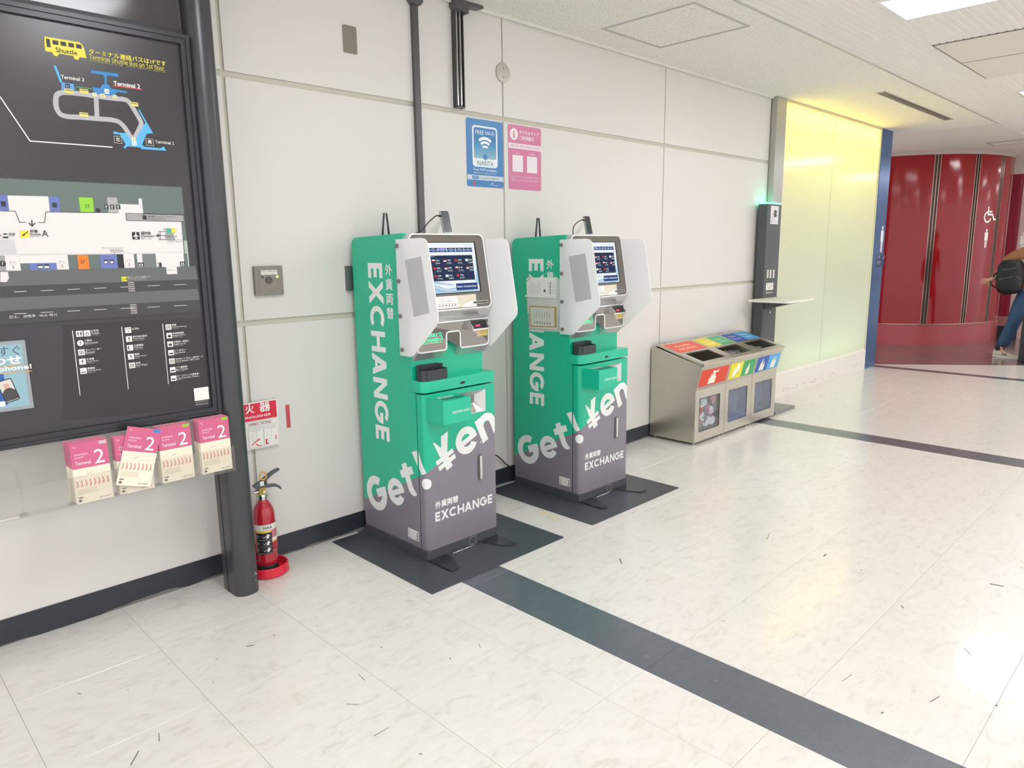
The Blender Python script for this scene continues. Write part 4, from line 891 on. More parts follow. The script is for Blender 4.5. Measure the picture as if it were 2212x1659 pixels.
obj('lid', BX(bx0+.018, bx1-.012, -.0235, -.022, bz0+.014, bz1-.016), mat('warm grey plastic', '8e867f'), o, bevel=.0006)
obj('button', cyl(B(), ((bx0+bx1)/2-.004, -.0235, bz0+.073), ((bx0+bx1)/2-.004, -.029, bz0+.073), .0175, n=32), mat('dark plum button', '5a4f52', rough=.3), o, bevel=.001)
obj('small_button', cyl(B(), (bx0+.038, -.0235, bz0+.088), (bx0+.038, -.027, bz0+.088), .006, n=16), mat('dark plum button', '5a4f52'), o)
obj('green_lamp', cyl(B(), (bx1-.032, -.0235, bz0+.088), (bx1-.032, -.027, bz0+.088), .006, n=16), glow('green pilot lamp', 'b6e070', 1.1), o)
p = Print((0, -.0235, 0), (1, 0, 0), (0, 0, 1)); p.rect(bx0+.033, bz1-.042, bx1-.030, bz1-.020, 'e8e5df'); p.text('非常口解錠装置', bx0+.036, bz1-.029, .007, '4a4642', w=bx1-bx0-.069); p.text('EMERGENCY EXIT UNLOCK', bx0+.042, bz1-.038, .004, '6a6662', w=.062); p.done('label_print', o)
o = thing('metal_box', (2.12, 0, 1.417), 'grey green metal wall box half hidden behind the nearer kiosk', 'wall box')
obj('case', BX(2.076, 2.20, -.03, 0, 1.352, 1.482), mat('grey green metal', '66706c', rough=.3, metal=.5), o, bevel=.003)
o = thing('cable_raceway', (2.588, 0, 1.6), 'thin dark vertical cable raceway on the wall behind the nearer kiosk', 'raceway')
M_RW = mat('dark raceway', '5d5c5c', rough=.35, metal=.3)
obj('channel', BX(2.570, 2.608, -.022, 0, .12, 2.872), M_RW, o, bevel=.003)
obj('end_cap', prism(B(), [(2.548, HC-.004), (2.548, 2.885), (2.560, 2.868), (2.620, 2.868), (2.636, 2.885), (2.636, HC-.004)], 'y', -.035, 0), M_RW, o, bevel=.003)
o = thing('hanging_rail', (2.888, 0, 2.65), 'dark metal rail with two bright rods hanging down from the ceiling on the wall', 'rail')
obj('rail_back', BX(2.862, 2.922, -.012, 0, 2.385, 2.90), mat('dark rail', '4e5150', rough=.35, metal=.5), o)
for x in (2.860, 2.918): obj('rail_flange', BX(x, x+.005, -.034, 0, 2.378, 2.90), mat('dark rail', '4e5150'), o)
obj('rail_flange', BX(2.860, 2.923, -.034, 0, 2.372, 2.380), mat('dark rail', '4e5150'), o)
obj('rail_divider', BX(2.889, 2.894, -.030, -.012, 2.385, 2.90), mat('dark rail', '4e5150'), o)
for x in (2.878, 2.905): obj('rod', cyl(B(), (x, -.022, 2.385), (x, -.022, 2.90), .0075, n=14), mat('polished rod', 'b9b8b3', rough=.2, metal=.9), o, smooth=True)
obj('top_bracket', prism(B(), [(2.845, HC-.004), (2.845, 2.915), (2.862, 2.895), (2.922, 2.895), (2.945, 2.885), (2.945, 2.925), (3.06, 2.935), (3.06, HC-.004)], 'y', -.06, 0), M_RW, o, bevel=.003)
def poster(name, x0, z0, x1, z1, base, label):
    t = thing(name, ((x0+x1)/2, 0, (z0+z1)/2), label, 'poster'); m_ = base if not isinstance(base, str) else flat(base)
    obj('sheet', prism(B(), rr(x0, z0, x1, z1, .012), 'y', -.0022, -.0002), m_, t)
    return t, Print((x0, -.0022, z0), (1, 0, 0), (0, 0, 1))
t, p = poster('wall_poster', 2.953, 1.937, 3.2545, 2.332, mat('blue poster', '3f83c0', rough=.35, var=.01), 'blue free wireless internet poster, left of the two on the white wall')
w, h = .3015, .395
p.rect(.046, .118, .254, .358, 'eef2f4', .022); p.rect(.058, .168, .242, .347, '3f83c0', .014)
for k in range(6): p.rect(.0585 if k > 0 else .064, .168+.016*k, .2415 if k > 0 else .236, .168+.016*k+.0165, ['8bb8cc', '7db0cb', '6fa7ca', '61a0c8', '5398c6', '498fc4'][k])
p.text('FREE Wi-Fi', .072, .307, .024, 'f4f6f6', w=.156, bold=.005)
for rr_, wd_ in ((.080, .017), (.056, .015), (.032, .013)): p.arc((.15, .208), rr_, 52, 128, wd_, 'f4f6f6', 8)
p.disc((.15, .178), .018, '3f83c0'); p.text('NARITA', .084, .128, .027, '4f7f9e', w=.134, bold=.0)
p.text('Free WiFi available.', .052, .094, .016, 'f4f6f6', w=.195, bold=.012); p.text('無料でWiFiをご利用いただけます', .054, .077, .010, 'dfe9f2', w=.188)
p.rect(0, .040, w, .069, 'cfdae2'); p.rect(.038, .045, .092, .064, '3f83c0'); p.text('Wi-Fi', .044, .050, .009, 'f4f6f6', w=.04); p.text('FreeWiFi-NARITA', .100, .047, .013, '4f7388', w=.160)
p.disc((.055, .020), .012, 'd8505a'); p.text('Japan. Free Wi-Fi', .078, .016, .006, '2f6aa6', w=.055); p.line([(.190, .014), (.205, .028), (.212, .022)], .003, 'f4f6f6'); p.text('Narita Airport', .205, .010, .007, 'f4f6f6', w=.06)
p.done('poster_print', t)
t, p = poster('wall_poster', 3.303, 1.937, 3.603, 2.332, mat('pink poster', 'd67ba3', rough=.35, var=.01), 'pink digital map guide poster, right of the two on the white wall')
w = .30
p.disc((.050, .338), .036, 'f6eff2'); p.text('i', .050, .316, .044, 'd0648f', a='c', w=.012, bold=.03); p.rect(.040, .316, .060, .321, 'd0648f')
p.text('デジタルマップ', .098, .342, .026, 'fbf4f7', w=.180, bold=.025); p.text('ご利用案内', .098, .308, .026, 'fbf4f7', w=.132, bold=.025)
p.rect(0, .252, w, .284, 'f1e3ea'); p.text('DIGITAL MAP USAGE GUIDE', .016, .261, .015, 'c4678e', w=.266, bold=.005)
for u, s2 in ((.034, '日本語'), (.166, 'ENGLISH')): p.rect(u, .110, u+.095, .212, 'f3e8ed'); p.text(s2, u+.047, .220, .011, 'f3e0e8', a='c')
p.text('上記二次元コードからご利用ください。', .018, .074, .012, 'fbe9f0', w=.262); p.text('Please use the 2D barcode above.', .026, .054, .010, 'fbe9f0', w=.244)
p.done('poster_print', t)

# ================================================================== exchange kiosks
M_MAT = mat('black floor mat', '454a50', rough=.36, var=.05, scale=8, bump=.03, bscale=150)
for (x0, x1, lab) in ((1.881, 2.800, 'black square mat on the floor under the nearer green exchange kiosk'), (3.044, 3.946, 'black square mat on the floor under the farther green exchange kiosk')):
    t = thing('floor_mat', ((x0+x1)/2, -.5, 0), lab, 'mat', 'black mats under the exchange kiosks')
    obj('rubber_sheet', prism(B(), rr(x0, -.911, x1, -.035, .006, 2), 'z', .0002, .004), M_MAT, t, bevel=.0012)

GREEN, GREY = '12b992', '857e89'
mw = mat('kiosk wrap', GREEN, rough=.33, var=0, coat=.15); n, l, b = nodes_of(mw); tcn = [x for x in n if x.type == 'TEX_COORD'][0]
sp = n.new('ShaderNodeSeparateXYZ'); l.new(tcn.outputs['Object'], sp.inputs[0])
def mth(op, a, c): 
    q = n.new('ShaderNodeMath'); q.operation = op
    for i, v_ in enumerate((a, c)):
        if hasattr(v_, 'links') or hasattr(v_, 'is_linked'): l.new(v_, q.inputs[i])
        else: q.inputs[i].default_value = v_
    return q.outputs[0]
uu = mth('SUBTRACT', sp.outputs[0], sp.outputs[1]); lim = mth('MULTIPLY_ADD', uu, .469)
lim.node.inputs[2].default_value = .4385
gt = mth('GREATER_THAN', sp.outputs[2], lim)
nz = n.new('ShaderNodeTexNoise'); nz.inputs['Scale'].default_value = 30; l.new(tcn.outputs['Object'], nz.inputs['Vector'])
mx = n.new('ShaderNodeMix'); mx.data_type = 'RGBA'; mx.inputs[6].default_value = lin(GREY); mx.inputs[7].default_value = lin(GREEN); l.new(gt, mx.inputs[0])
mrr = n.new('ShaderNodeMapRange'); mrr.inputs[3].default_value = .97; mrr.inputs[4].default_value = 1.03; l.new(nz.outputs[0], mrr.inputs[0])
vs_ = n.new('ShaderNodeVectorMath'); vs_.operation = 'SCALE'; l.new(mx.outputs[2], vs_.inputs[0]); l.new(mrr.outputs[0], vs_.inputs['Scale']); l.new(vs_.outputs[0], b.inputs['Base Color'])
M_WRAP = mw
M_GRN = mat('green lacquer', '14bd97', rough=.3, var=.02, coat=.2)
M_SIL = mat('silver bezel', 'd4d4d2', rough=.25, metal=.6, var=.02); M_RIM = mat('white rim', 'f4f4f4', rough=.3)
M_GLS = mat('dark mirror glass', '8f8a84', rough=.05, metal=.85, var=0); M_PLI = mat('dark grey plinth', '4b4c4f', rough=.4, var=.05)
M_FRO = clear('frosted acrylic', 'ffffff', gloss=.04, rough=.35, diff=.58, trans=.38, dcol='ffffff')
M_VISOR_SHADE = clear('grey painted visor shade', 'e0e0e0', gloss=.06, rough=.4, diff=.75, trans=.1, dcol='d4d6d8')  # grey colour stands for the shade of the head showing through the visor
M_HOLD = mat('black plastic', '34383a', rough=.45, var=.04)
XL, XR = 2.095, 2.572
ks = thing('exchange_kiosk', (2.33, -.33, 0), 'nearer green and grey currency exchange kiosk with bare side panel, beside the call box', 'kiosk', None)
obj('plinth', BX(2.084, 2.575, -.618, -.052, .0042, .05), M_PLI, ks, bevel=.002)
obj('cabinet', prism(B(), [(-.045, .05), (-.551, .05), (-.551, .866), (-.53, .866), (-.53, 1.16), (-.492, 1.19), (-.492, 1.640), (-.10, 1.628), (-.07, 1.624), (-.052, 1.612), (-.045, 1.595)], 'x', XL, XR-.004), M_WRAP, ks, bevel=.003)
obj('door_gap', BX(XL+.004, XR-.006, -.5565, -.5505, .05, .862), mat('gap', '1b1c1d', rough=.7), ks)
# door with its rounded corner and the outlet opening
HX0, HX1, HZ0, HZ1 = 2.30, 2.508, .716, .835
def dplan(x1, left=True): return [(XL+.003, -.5565)]+[(XL+.033+.030*math.cos(R(a)), -.582+.030*math.sin(R(a))) for a in range(180, 271, 10)]+[(x1, -.612), (x1, -.5565)]
bm = B(); prism(bm, dplan(XR), 'z', .044, HZ0); prism(bm, dplan(XR), 'z', HZ1, .860); prism(bm, dplan(HX0), 'z', HZ0, HZ1); prism(bm, [(HX1, -.612), (XR, -.612), (XR, -.5565), (HX1, -.5565)], 'z', HZ0, HZ1)
bmesh.ops.remove_doubles(bm, verts=bm.verts, dist=1e-5)
dr = obj('door', bm, M_WRAP, ks, smooth=True)
# counter step
bm = prism(B(), [(XL, -.52), (XL, -.575)]+[(XL+.04+.04*math.cos(R(a)), -.575+.04*math.sin(R(a))) for a in range(180, 271, 10)]+[(XR, -.615), (XR, -.52)], 'z', .868, .925)
ct = obj('counter', bm, M_GRN, ks, bevel=.003)
obj('port', BX(2.335, 2.365, -.6160, -.6145, .885, .897), mat('black port', '17191a'), ct)
# outlet funnel and coin box
fn = obj('outlet_frame', loft(B(), [(HX0, -.6125, HZ0), (HX1, -.6125, HZ0), (HX1, -.6125, HZ1), (HX0, -.6125, HZ1)], [(HX0+.05, -.572, HZ0+.040), (HX1-.045, -.572, HZ0+.040), (HX1-.045, -.572, HZ1-.03), (HX0+.05, -.572, HZ1-.03)], caps=False), M_SIL, ks)
obj('outlet_back', BX(HX0+.01, HX1-.01, -.571, -.566, HZ0, HZ1), mat('grey brown panel', '8b857c', rough=.3, metal=.4), fn)
obj('outlet_tray', prism(B(), [(-.6122, HZ0+.004), (-.575, HZ0+.050), (-.575, HZ0+.004)], 'x', HX0+.03, HX1-.02), M_SIL, fn)
obj('outlet_display', prism(B(), [(-.6140, HZ0+.010), (-.580, HZ0+.050), (-.579, HZ0+.048), (-.613, HZ0+.008)], 'x', HX0+.075, HX1-.065), mat('outlet display', '9c968a', rough=.25), fn)
cb = obj('coin_box', slab_hole(B(), 2.116, 2.292, -.742, -.612, [(2.145, 2.27, -.722, -.704)], .8415, .845), M_GRN, ks)
obj('coin_box_body', BX(2.116, 2.292, -.742, -.612, .728, .8413), M_GRN, cb, bevel=.004)
obj('coin_slot', BX(2.145, 2.27, -.722, -.704, .8413, .8425), mat('black slot', '141516'), cb)
obj('slot_lip', BX(2.138, 2.277, -.703, -.699, .845, .848), mat('dark lip', '3c4a48'), cb)
p = Print((2.116, -.742, .728), (1, 0, 0), (0, 0, 1)); p.text('GREENPORT AGENCY', .055, .048, .013, 'f2f6f4', w=.119, bold=.01); p.done('box_lettering', cb)
p = Print((2.116, -.742, .845), (1, 0, 0), (0, 1, 0)); p.text('募金箱', .03, .07, .03, 'f2f6f4', w=.10, bold=.02); p.text('DONATION', .03, .054, .010, 'f2f6f4', w=.08); p.done('box_lettering', cb)
# recessed handle
hd = obj('handle', prism(B(), rr(2.443, .343, 2.471, .490, .010), 'y', -.6145, -.6121), mat('handle recess', '6f6a70', rough=.3, metal=.4), ks)
obj('handle_bar', prism(B(), rr(2.450, .352, 2.466, .482, .006), 'y', -.626, -.6146), mat('bright handle', 'd8d6d2', rough=.2, metal=.9), hd, bevel=.003)
# head: display housing with white rim and mirror glass
TA, TB = V((0, -.533, 1.637)), V((0, -.598, 1.262)); td = (TA-TB); TL = td.length; td.normalize()
def tp2(u, s, off=0): q = TB+td*s; return V((u, q.y, q.z))+V((0, -td.z, td.y))*off
out = rr(2.100, 0, 2.582, TL, .034, 6)
hs = obj('display_housing', loft(B(), [tp2(u, s) for u, s in out], [V((u, -.49, 1.640 if s > TL*.5 else 1.20)) if False else V((u, -.49, 1.21+(1.640-1.21)*s/TL)) for u, s in out]), M_SIL, ks, smooth=True)
obj('display_glass', loft(B(), [tp2(u, s, .0010) for u, s in rr(2.104, .004, 2.578, TL-.004, .030, 6)], [tp2(u, s, .0002) for u, s in rr(2.104, .004, 2.578, TL-.004, .030, 6)]), M_GLS, hs)
obj('rim', tube(B(), [tp2(u, s, .001) for u, s in rr(2.102, .002, 2.580, TL-.002, .032, 6)], .0042, 8, closed=True), M_RIM, hs, smooth='all')
NX0, NX1, NZ = 2.288, 2.380, 1.152; YT = -.570
bm = B(); LP = [(-.49, 1.255), (-.594, 1.262), (-.556, 1.207), (-.57, 1.203), (-.57, 1.062), (-.532, 1.022), (-.49, 1.022)]
prism(bm, LP, 'x', 2.102, NX0); prism(bm, LP, 'x', NX1, 2.578); prism(bm, [(-.49, 1.255), (-.594, 1.262), (-.556, 1.207), (-.57, 1.203), (-.57, NZ), (-.49, NZ)], 'x', NX0, NX1)
th = obj('tray_housing', bm, M_SIL, ks)
pth = [(2.104, 1.203), (2.104, 1.090)]+[(2.128+.024*math.cos(R(a)), 1.087+.024*math.sin(R(a))) for a in range(190, 271, 20)]+[(2.276, 1.063), (2.285, 1.067), (2.288, 1.076), (2.288, 1.135), (2.292, 1.147), (2.302, 1.152), (2.366, 1.152), (2.376, 1.147), (2.380, 1.135), (2.380, 1.076), (2.383, 1.067), (2.392, 1.063)]+[(2.552+.024*math.cos(R(a)), 1.087+.024*math.sin(R(a))) for a in range(270, 351, 20)]+[(2.576, 1.090), (2.576, 1.203)]
bm = B(); f = bm.faces.new([bm.verts.new((u, YT-.0008, z)) for u, z in pth]); bmesh.ops.triangulate(bm, faces=[f])
obj('tray_glass', bm, M_GLS, th)
obj('rim', tube(B(), [(u, YT-.001, z) for u, z in pth], .0042, 8, closed=True), M_RIM, th, smooth='all')
p = Print((0, YT-.0012, 0), (1, 0, 0), (0, 0, 1)); gg = glow('green lit letters', '35ff9a', 1.6)
p.text('SMART', 2.150, 1.136, .0155, gg, w=.084, bold=.01); p.text('EXCHANGE', 2.122, 1.1125, .0155, gg, w=.113, bold=.01); p.line([(2.122, 1.106), (2.262, 1.106)], .0014, gg); p.arc((2.250, 1.127), .011, -150, 120, .003, gg); p.arc((2.248, 1.145), .008, -60, 200, .003, gg)
p.done('lit_sign', th, 'green lit lettering')
rd = obj('note_reader', BX(2.428, 2.542, -.615, YT, 1.150, 1.158), mat('silver rail', 'd8d8d6', rough=.2, metal=.8), th, bevel=.001)
obj('reader_mouth', BX(2.434, 2.536, -.6, YT, 1.158, 1.196), mat('black mouth', '1c1f20', rough=.3), rd)
for x in (2.428, 2.537): obj('reader_wing', prism(B(), [(-.615, 1.156), (-.615, 1.168), (-.600, 1.182), (-.590, 1.198), (YT, 1.198), (YT, 1.156)], 'x', x, x+.005), mat('silver rail', 'd8d8d6'), rd)
obj('red_lamp', BX(2.462, 2.490, -.603, -.600, 1.168, 1.176), glow('red lamp', 'ff3048', 2.2), rd)
p = Print((0, YT-.0012, 0), (1, 0, 0), (0, 0, 1)); p.poly([(2.470, 1.146), (2.568, 1.146), (2.568, 1.112), (2.498, 1.112)], 'f1e8d2'); p.poly([(2.512, 1.146), (2.568, 1.146), (2.568, 1.112), (2.512, 1.112)], 'ecd27a'); p.ring((2.497, 1.129), .011, .0022, 'd0605a', 16); p.line([(2.489, 1.137), (2.505, 1.121)], .002, 'd0605a'); p.text('手を入れ', 2.518, 1.134, .006, '55462e', w=.045); p.text('ないでください', 2.518, 1.124, .006, '55462e', w=.045); p.done('warning_sticker', th, 'yellow and white warning sticker')
# screen
scr = Print(tp2(0, 0, .0014), (1, 0, 0), td); SW = glow('screen white', 'f6fbff', 0.5); SB = glow('screen sky', 'bfe2fb', .42); SD = glow('screen slate', '3c4664', .4); SV = glow('screen navy', '3f5590', .42); SR = glow('screen red', 'd24a52', .42); SX = glow('screen ink', '8b93a6', .38)
su = lambda z: (z-TB.z)/td.z
scr.rect(2.205, su(1.343), 2.521, su(1.597), mat('screen border', '15171a', rough=.2)); S0, S1 = su(1.347), su(1.593); scr.rect(2.209, S0, 2.511, S1, SW)
scr.poly([(2.209, S0), (2.511, S0), (2.511, S0+.012), (2.40, S0+.030), (2.30, S0+.020), (2.209, S0+.045)], SB); scr.poly([(2.490, S0+.05), (2.511, S0+.03), (2.511, S1-.06), (2.503, S0+.11)], SB); scr.poly([(2.209, S0+.05), (2.34, S0+.035), (2.34, S0+.040), (2.209, S0+.062)], SB)
scr.line([(2.209, S0+.035), (2.30, S0+.012), (2.40, S0+.018), (2.511, S0+.006)], .003, SW)
scr.text('Foreign currency exchange', 2.44, S1-.012, .0035, SX, w=.055); scr.text('2025/01/01 12:00', 2.45, S1-.019, .003, SX, w=.045)
for r_, lst in ((0, ('日本語', 'English', '简体中文', '繁體中文', '한국어')), (1, ('Français', 'Deutsch', 'Italiano', 'Português', 'Español'))):
    for c in range(5):
        u = 2.213+.0565*c; v_ = su(1.5585-.0115*r_); scr.rect(u, v_, u+.0535, v_+.0098, SV if (r_, c) != (0, 1) else glow('screen lilac', '7f95d8', .45), .001); scr.text(lst[c], u+.027, v_+.003, .0048, SW, a='c')
scr.rect(2.213, su(1.406), 2.487, su(1.531), SD); scr.text('Exchange rate', 2.218, su(1.524), .004, SW)
cur = [[('USD', '138.87'), ('TWD', '3.9321'), ('SGD', '104.16'), ('IDR', '0.006')], [('EUR', '157.67'), ('HKD', '15.51'), ('PHP', '1.94'), ('VND', '0.0042')], [('CNY', '17.41'), ('KRW', '0.0856'), ('THB', '3.77'), None]]
for r_, row in enumerate(cur):
    scr.line([(2.215, su(1.486-.037*r_)), (2.485, su(1.486-.037*r_))], .0006, SX)
    for c, it in enumerate(row):
        if not it: continue
        u = 2.222+.0715*c; v_ = su(1.500-.0375*r_); scr.rect(u, v_, u+.019, v_+.012, SR if (r_*4+c) % 3 else SW); scr.rect(u, v_, u+.019, v_+.006, SW if (r_*4+c) % 2 else SR)
        scr.text(it[0], u+.024, v_+.003, .0075, SW, w=.022, bold=.03); scr.text(it[1], u+.020, v_-.010, .0068, SW, w=.030, bold=.03)
scr.rect(2.352, su(1.357), 2.496, su(1.391), SV, .004); scr.text('Start transaction', 2.358, su(1.370), .0115, SW, w=.130, bold=.03)
scr.done('screen', hs, 'lit touch screen with exchange rates')
p = Print(tp2(0, 0, .0015), (1, 0, 0), td); p.rect(2.20, su(1.272), 2.352, su(1.332), 'f3f2ee'); p.poly([(2.352, su(1.332)), (2.478, su(1.334)), (2.474, su(1.270)), (2.352, su(1.272))], 'e3d9c4')
p.poly([(2.37, su(1.272)), (2.474, su(1.270)), (2.476, su(1.300)), (2.455, su(1.303)), (2.43, su(1.295)), (2.40, su(1.292))], 'f7f5f0'); 
for k in range(9): p.disc((2.375+.011*(k % 4)+.004*k, su(1.330-.005*(k % 6))), .0022, 'f7f5f0', 8)
for k, t_ in enumerate(('ご利用ください', '紙幣の種類')): p.text(t_, 2.232, su(1.318-.013*k), .005, '9a9a96', w=.08)
for k in range(6): p.rect(2.228+.020*k, su(1.283), 2.236+.020*k, su(1.289), '5b5b58'); p.rect(2.226+.020*k, su(1.294), 2.240+.020*k, su(1.296), '8b8b88')
p.done('notice_card', hs, 'white notice card under the screen')
q = obj('card_slot', loft(B(), [tp2(u, s, .004) for u, s in ((2.452, su(1.284)), (2.554, su(1.284)), (2.554, su(1.298)), (2.452, su(1.298)))], [tp2(u, s, .001) for u, s in ((2.452, su(1.284)), (2.554, su(1.284)), (2.554, su(1.298)), (2.452, su(1.298)))]), mat('silver rail', 'd8d8d6'), hs)
obj('slot_opening', loft(B(), [tp2(u, s, .0046) for u, s in ((2.456, su(1.288)), (2.550, su(1.288)), (2.550, su(1.2935)), (2.456, su(1.2935)))], [tp2(u, s, .004) for u, s in ((2.456, su(1.288)), (2.550, su(1.288)), (2.550, su(1.2935)), (2.456, su(1.2935)))]), mat('black slot', '141516'), q)
# visors
VP = [(-.468, 1.048), (-.468, 1.611), (-.660, 1.614), (-.690, 1.610), (-.708, 1.598), (-.717, 1.582), (-.774, 1.262), (-.774, 1.240), (-.768, 1.224), (-.757, 1.212), (-.592, 1.069), (-.575, 1.056), (-.555, 1.048)]
for x0, x1, bx in ((2.075, 2.080, -1), (2.590, 2.595, 1)):
    vz = obj('visor', prism(B(), VP, 'x', x0, x1), M_FRO, ks, 'frosted white side visor')
    for z in (1.580, 1.412, 1.244, 1.078):
        xa = (2.094, 2.066) if bx < 0 else (2.573, 2.604); y = -.483-.003*(1.58-z)/.17
        obj('bolt', cyl(B(), (xa[0], y, z), (xa[1], y, z), .0105, n=20), mat('steel bolt', '8c8a84', rough=.3, metal=.7), vz, bevel=.0015)
    if bx < 0: obj('visor_shade', prism(B(), [(-.540, 1.512), (-.665, 1.530), (-.714, 1.270), (-.594, 1.245)], 'x', x0-.0012, x0-.0002), M_VISOR_SHADE, vz, 'grey shade of the head behind the visor, painted as a thin sheet')  # sheet put in to paint the dim head seen through the visor
# black cup on the neck
cup = B(); c0, c1 = 2.108, 2.268
prism(cup, [(c0+.016, -.532), (c1-.016, -.532), (c1-.016, -.536), (c0+.016, -.536)], 'z', .9255, .998)
for a, b_ in (((c0+.016, -.534), (c0, -.560)), ((c0, -.560), (c0, -.590)), ((c0, -.590), (c0+.02, -.608)), ((c0+.02, -.608), (c1-.02, -.608)), ((c1-.02, -.608), (c1, -.590)), ((c1, -.590), (c1, -.560)), ((c1, -.560), (c1-.016, -.534))):
    d = (V(b_)-V(a)).normalized(); q = V((-d.y, d.x))*.003; h_ = .995 if min(a[1], b_[1]) > -.57 else .977
    prism(cup, [(a[0]+q.x, a[1]+q.y), (b_[0]+q.x, b_[1]+q.y), (b_[0]-q.x, b_[1]-q.y), (a[0]-q.x, a[1]-q.y)], 'z', .9255, h_)
prism(cup, [(c0+.016, -.534), (c0, -.560), (c0, -.590), (c0+.02, -.608), (c1-.02, -.608), (c1, -.590), (c1, -.560), (c1-.016, -.534)], 'z', .9253, .930)
obj('cup_holder', cup, M_HOLD, ks)
# printed lettering on the wrap
sd = Print((XL, 0, 0), (0, -1, 0), (0, 0, 1)); LW = 'eef1ee'
EXW = [('E', .074, .0), ('X', .115, .0145), ('C', .1245, .010), ('H', .106, .004), ('A', .114, .008), ('N', .109, .013), ('G', .1215, .012), ('E', .076, .012)]
tot = sum(a+c for _, a, c in EXW); z = 1.498
for ch, w_, gp in EXW:
    z -= gp*.925/tot; w2 = w_*.925/tot; sd.heavy(ch, .255, z-w2/2, w2, .126, .0275, LW, rot=-90); z -= w2
for k, ch in enumerate('外貨両替'): sd.text(ch, .372, 1.436-.0718*k, .058 if ch != '両' else .054, LW, w=.060, a='c', bold=.03)
def wrapz(u, z, lift):   # u runs round the corner of the kiosk: side panel, gap, door edge, rounded corner, front
    if u <= .582: return V((XL-lift if u < .554 else XL+.003-lift, -u, z))
    if u <= .582+.0471: a = (u-.582)/.03; r = .03+lift; return V((XL+.033-r*math.cos(a), -.582-r*math.sin(a), z))
    return V((XL+.033+u-.6291, -.612-lift, z))
wp = Print((XL, 0, 0), (0, -1, 0), (0, 0, 1)); wp.warp = wrapz; wp.cuts = [.582+.0471*k/5 for k in range(6)]
SL, RL = [(.5505, (1, 0, 0))], [(.557, (-1, 0, 0))]
XE = [(XR-XL-.033+.6291-.0005, (1, 0, 0))]
GB = .06
wp.heavy('G', .172, .259, .192, .194, .046, LW, rot=22); wp.heavy('e', .354, .310, .150, .146, .040, LW, rot=23)
wp.heavy('t', .474, .402, .118, .178, .044, LW, rot=24, umax=.5505)
def bang(w_, clipside):
    bar = [(.505, .555), (.553, .573), (.607, .462), (.578, .450)]
    tb = B(); q = [tb.verts.new((a, c, 0)) for a, c in bar]; tb.faces.new(q)
    for c in (.582, .5915, .601, .6105, .62, .6291): bmesh.ops.bisect_plane(tb, geom=tb.verts[:]+tb.edges[:]+tb.faces[:], plane_co=(c, 0, 0), plane_no=(1, 0, 0))
    bmesh.ops.bisect_plane(tb, geom=tb.verts[:]+tb.edges[:]+tb.faces[:], plane_co=(clipside[0][0], 0, 0), plane_no=clipside[0][1], clear_outer=True)
    for f in tb.faces: w_.poly([(v.co.x, v.co.y) for v in f.verts], LW, 0)
    tb.free(); w_.k += 1
bang(wp, SL); wp.done('side_lettering', ks); sd.done('side_lettering', ks)
wp = Print((XL, 0, 0), (0, -1, 0), (0, 0, 1)); wp.warp = wrapz; wp.cuts = [.582+.0471*k/5 for k in range(6)]; bang(wp, RL)
wp.text('●', .604-.028, .405-.028, .056, LW, w=.056, bold=0, clip=RL)
UX = lambda x: x-XL-.033+.6291
UM = UX(2.5715)
wp.heavy('¥', UX(2.214), .541, .150, .182, .043, LW, rot=24); wp.heavy('e', UX(2.369), .582, .148, .148, .040, LW, rot=24)
wp.heavy('n', UX(2.516), .634, .132, .142, .042, LW, rot=24, umax=UM)
wp.ring((UX(2.470), .553), .0065, .0012, LW, 16); wp.text('R', UX(2.470), .550, .006, LW, a='c')
wp.done('door_lettering', ks)
wp = Print((XL, 0, 0), (0, -1, 0), (0, 0, 1)); wp.warp = wrapz; wp.cuts = []
wp.text('外貨両替', UX(2.149), .264, .038, LW, w=.154, bold=.035); u = UX(2.147)
for ch, w_, gp in EXW:
    q_ = .396/tot; u += gp*q_; wp.heavy(ch, u+w_*q_/2, .2205, w_*q_, .050, .0112, LW); u += w_*q_
wp.done('door_caption', ks, 'small white caption low on the door')
p = Print((XL, 0, 0), (0, -1, 0), (0, 0, 1)); p.rect(.446, .083, .537, .137, 'efefec', .001)
for k in range(5): p.rect(.450, .128-.008*k, .475, .130-.008*k, '77777a'); p.rect(.482, .129-.008*k, .510, .1305-.008*k, '9a9a9c')
for k in range(3): p.rect(.520, .120-.013*k, .532, .127-.013*k, '3a3a3c')
p.rect(.452, .086, .470, .089, '222222'); p.rect(.510, .086, .534, .089, '222222'); p.done('rating_label', ks)
p = Print((0, -.618, 0), (1, 0, 0), (0, 0, 1)); p.line([(2.370, .005), (2.413, .005), (2.413, .046), (2.370, .046)], .0016, 'c9c9c4', closed=True); p.done('plinth_mark', ks)
# flat feet and kick strip on the mat
for pts in ([(2.088, -.55), (2.088, -.785), (2.096, -.797), (2.112, -.804), (2.132, -.804), (2.150, -.79), (2.205, -.66), (2.205, -.55)], [(2.43, -.55), (2.43, -.645), (2.492, -.780), (2.506, -.790), (2.545, -.796), (2.558, -.785), (2.566, -.65), (2.566, -.55)]):
    ft = obj('foot_plate', prism(B(), pts, 'z', .0042, .0072), mat('glossy black foot', '2d3136', rough=.12, var=.02), ks, bevel=.0012)
for pts in ([(2.091, -.62, .008), (2.091, -.775, .008), (2.10, -.793, .009), (2.118, -.802, .009), (2.136, -.800, .009)], [(2.437, -.645, .008), (2.493, -.772, .008), (2.51, -.788, .009), (2.53, -.793, .009), (2.55, -.792, .009)]):
    obj('foot_bar', tube(B(), smoothpath(pts, 4), .0028, 8), mat('black chrome bar', '3a3c40', rough=.08, metal=.7), ks, smooth='all')
obj('kick_strip', tube(B(), [(2.231, -.641, .0075), (2.425, -.641, .0075)], .0034, 8), mat('chrome', 'c9cacb'), ks, smooth='all')
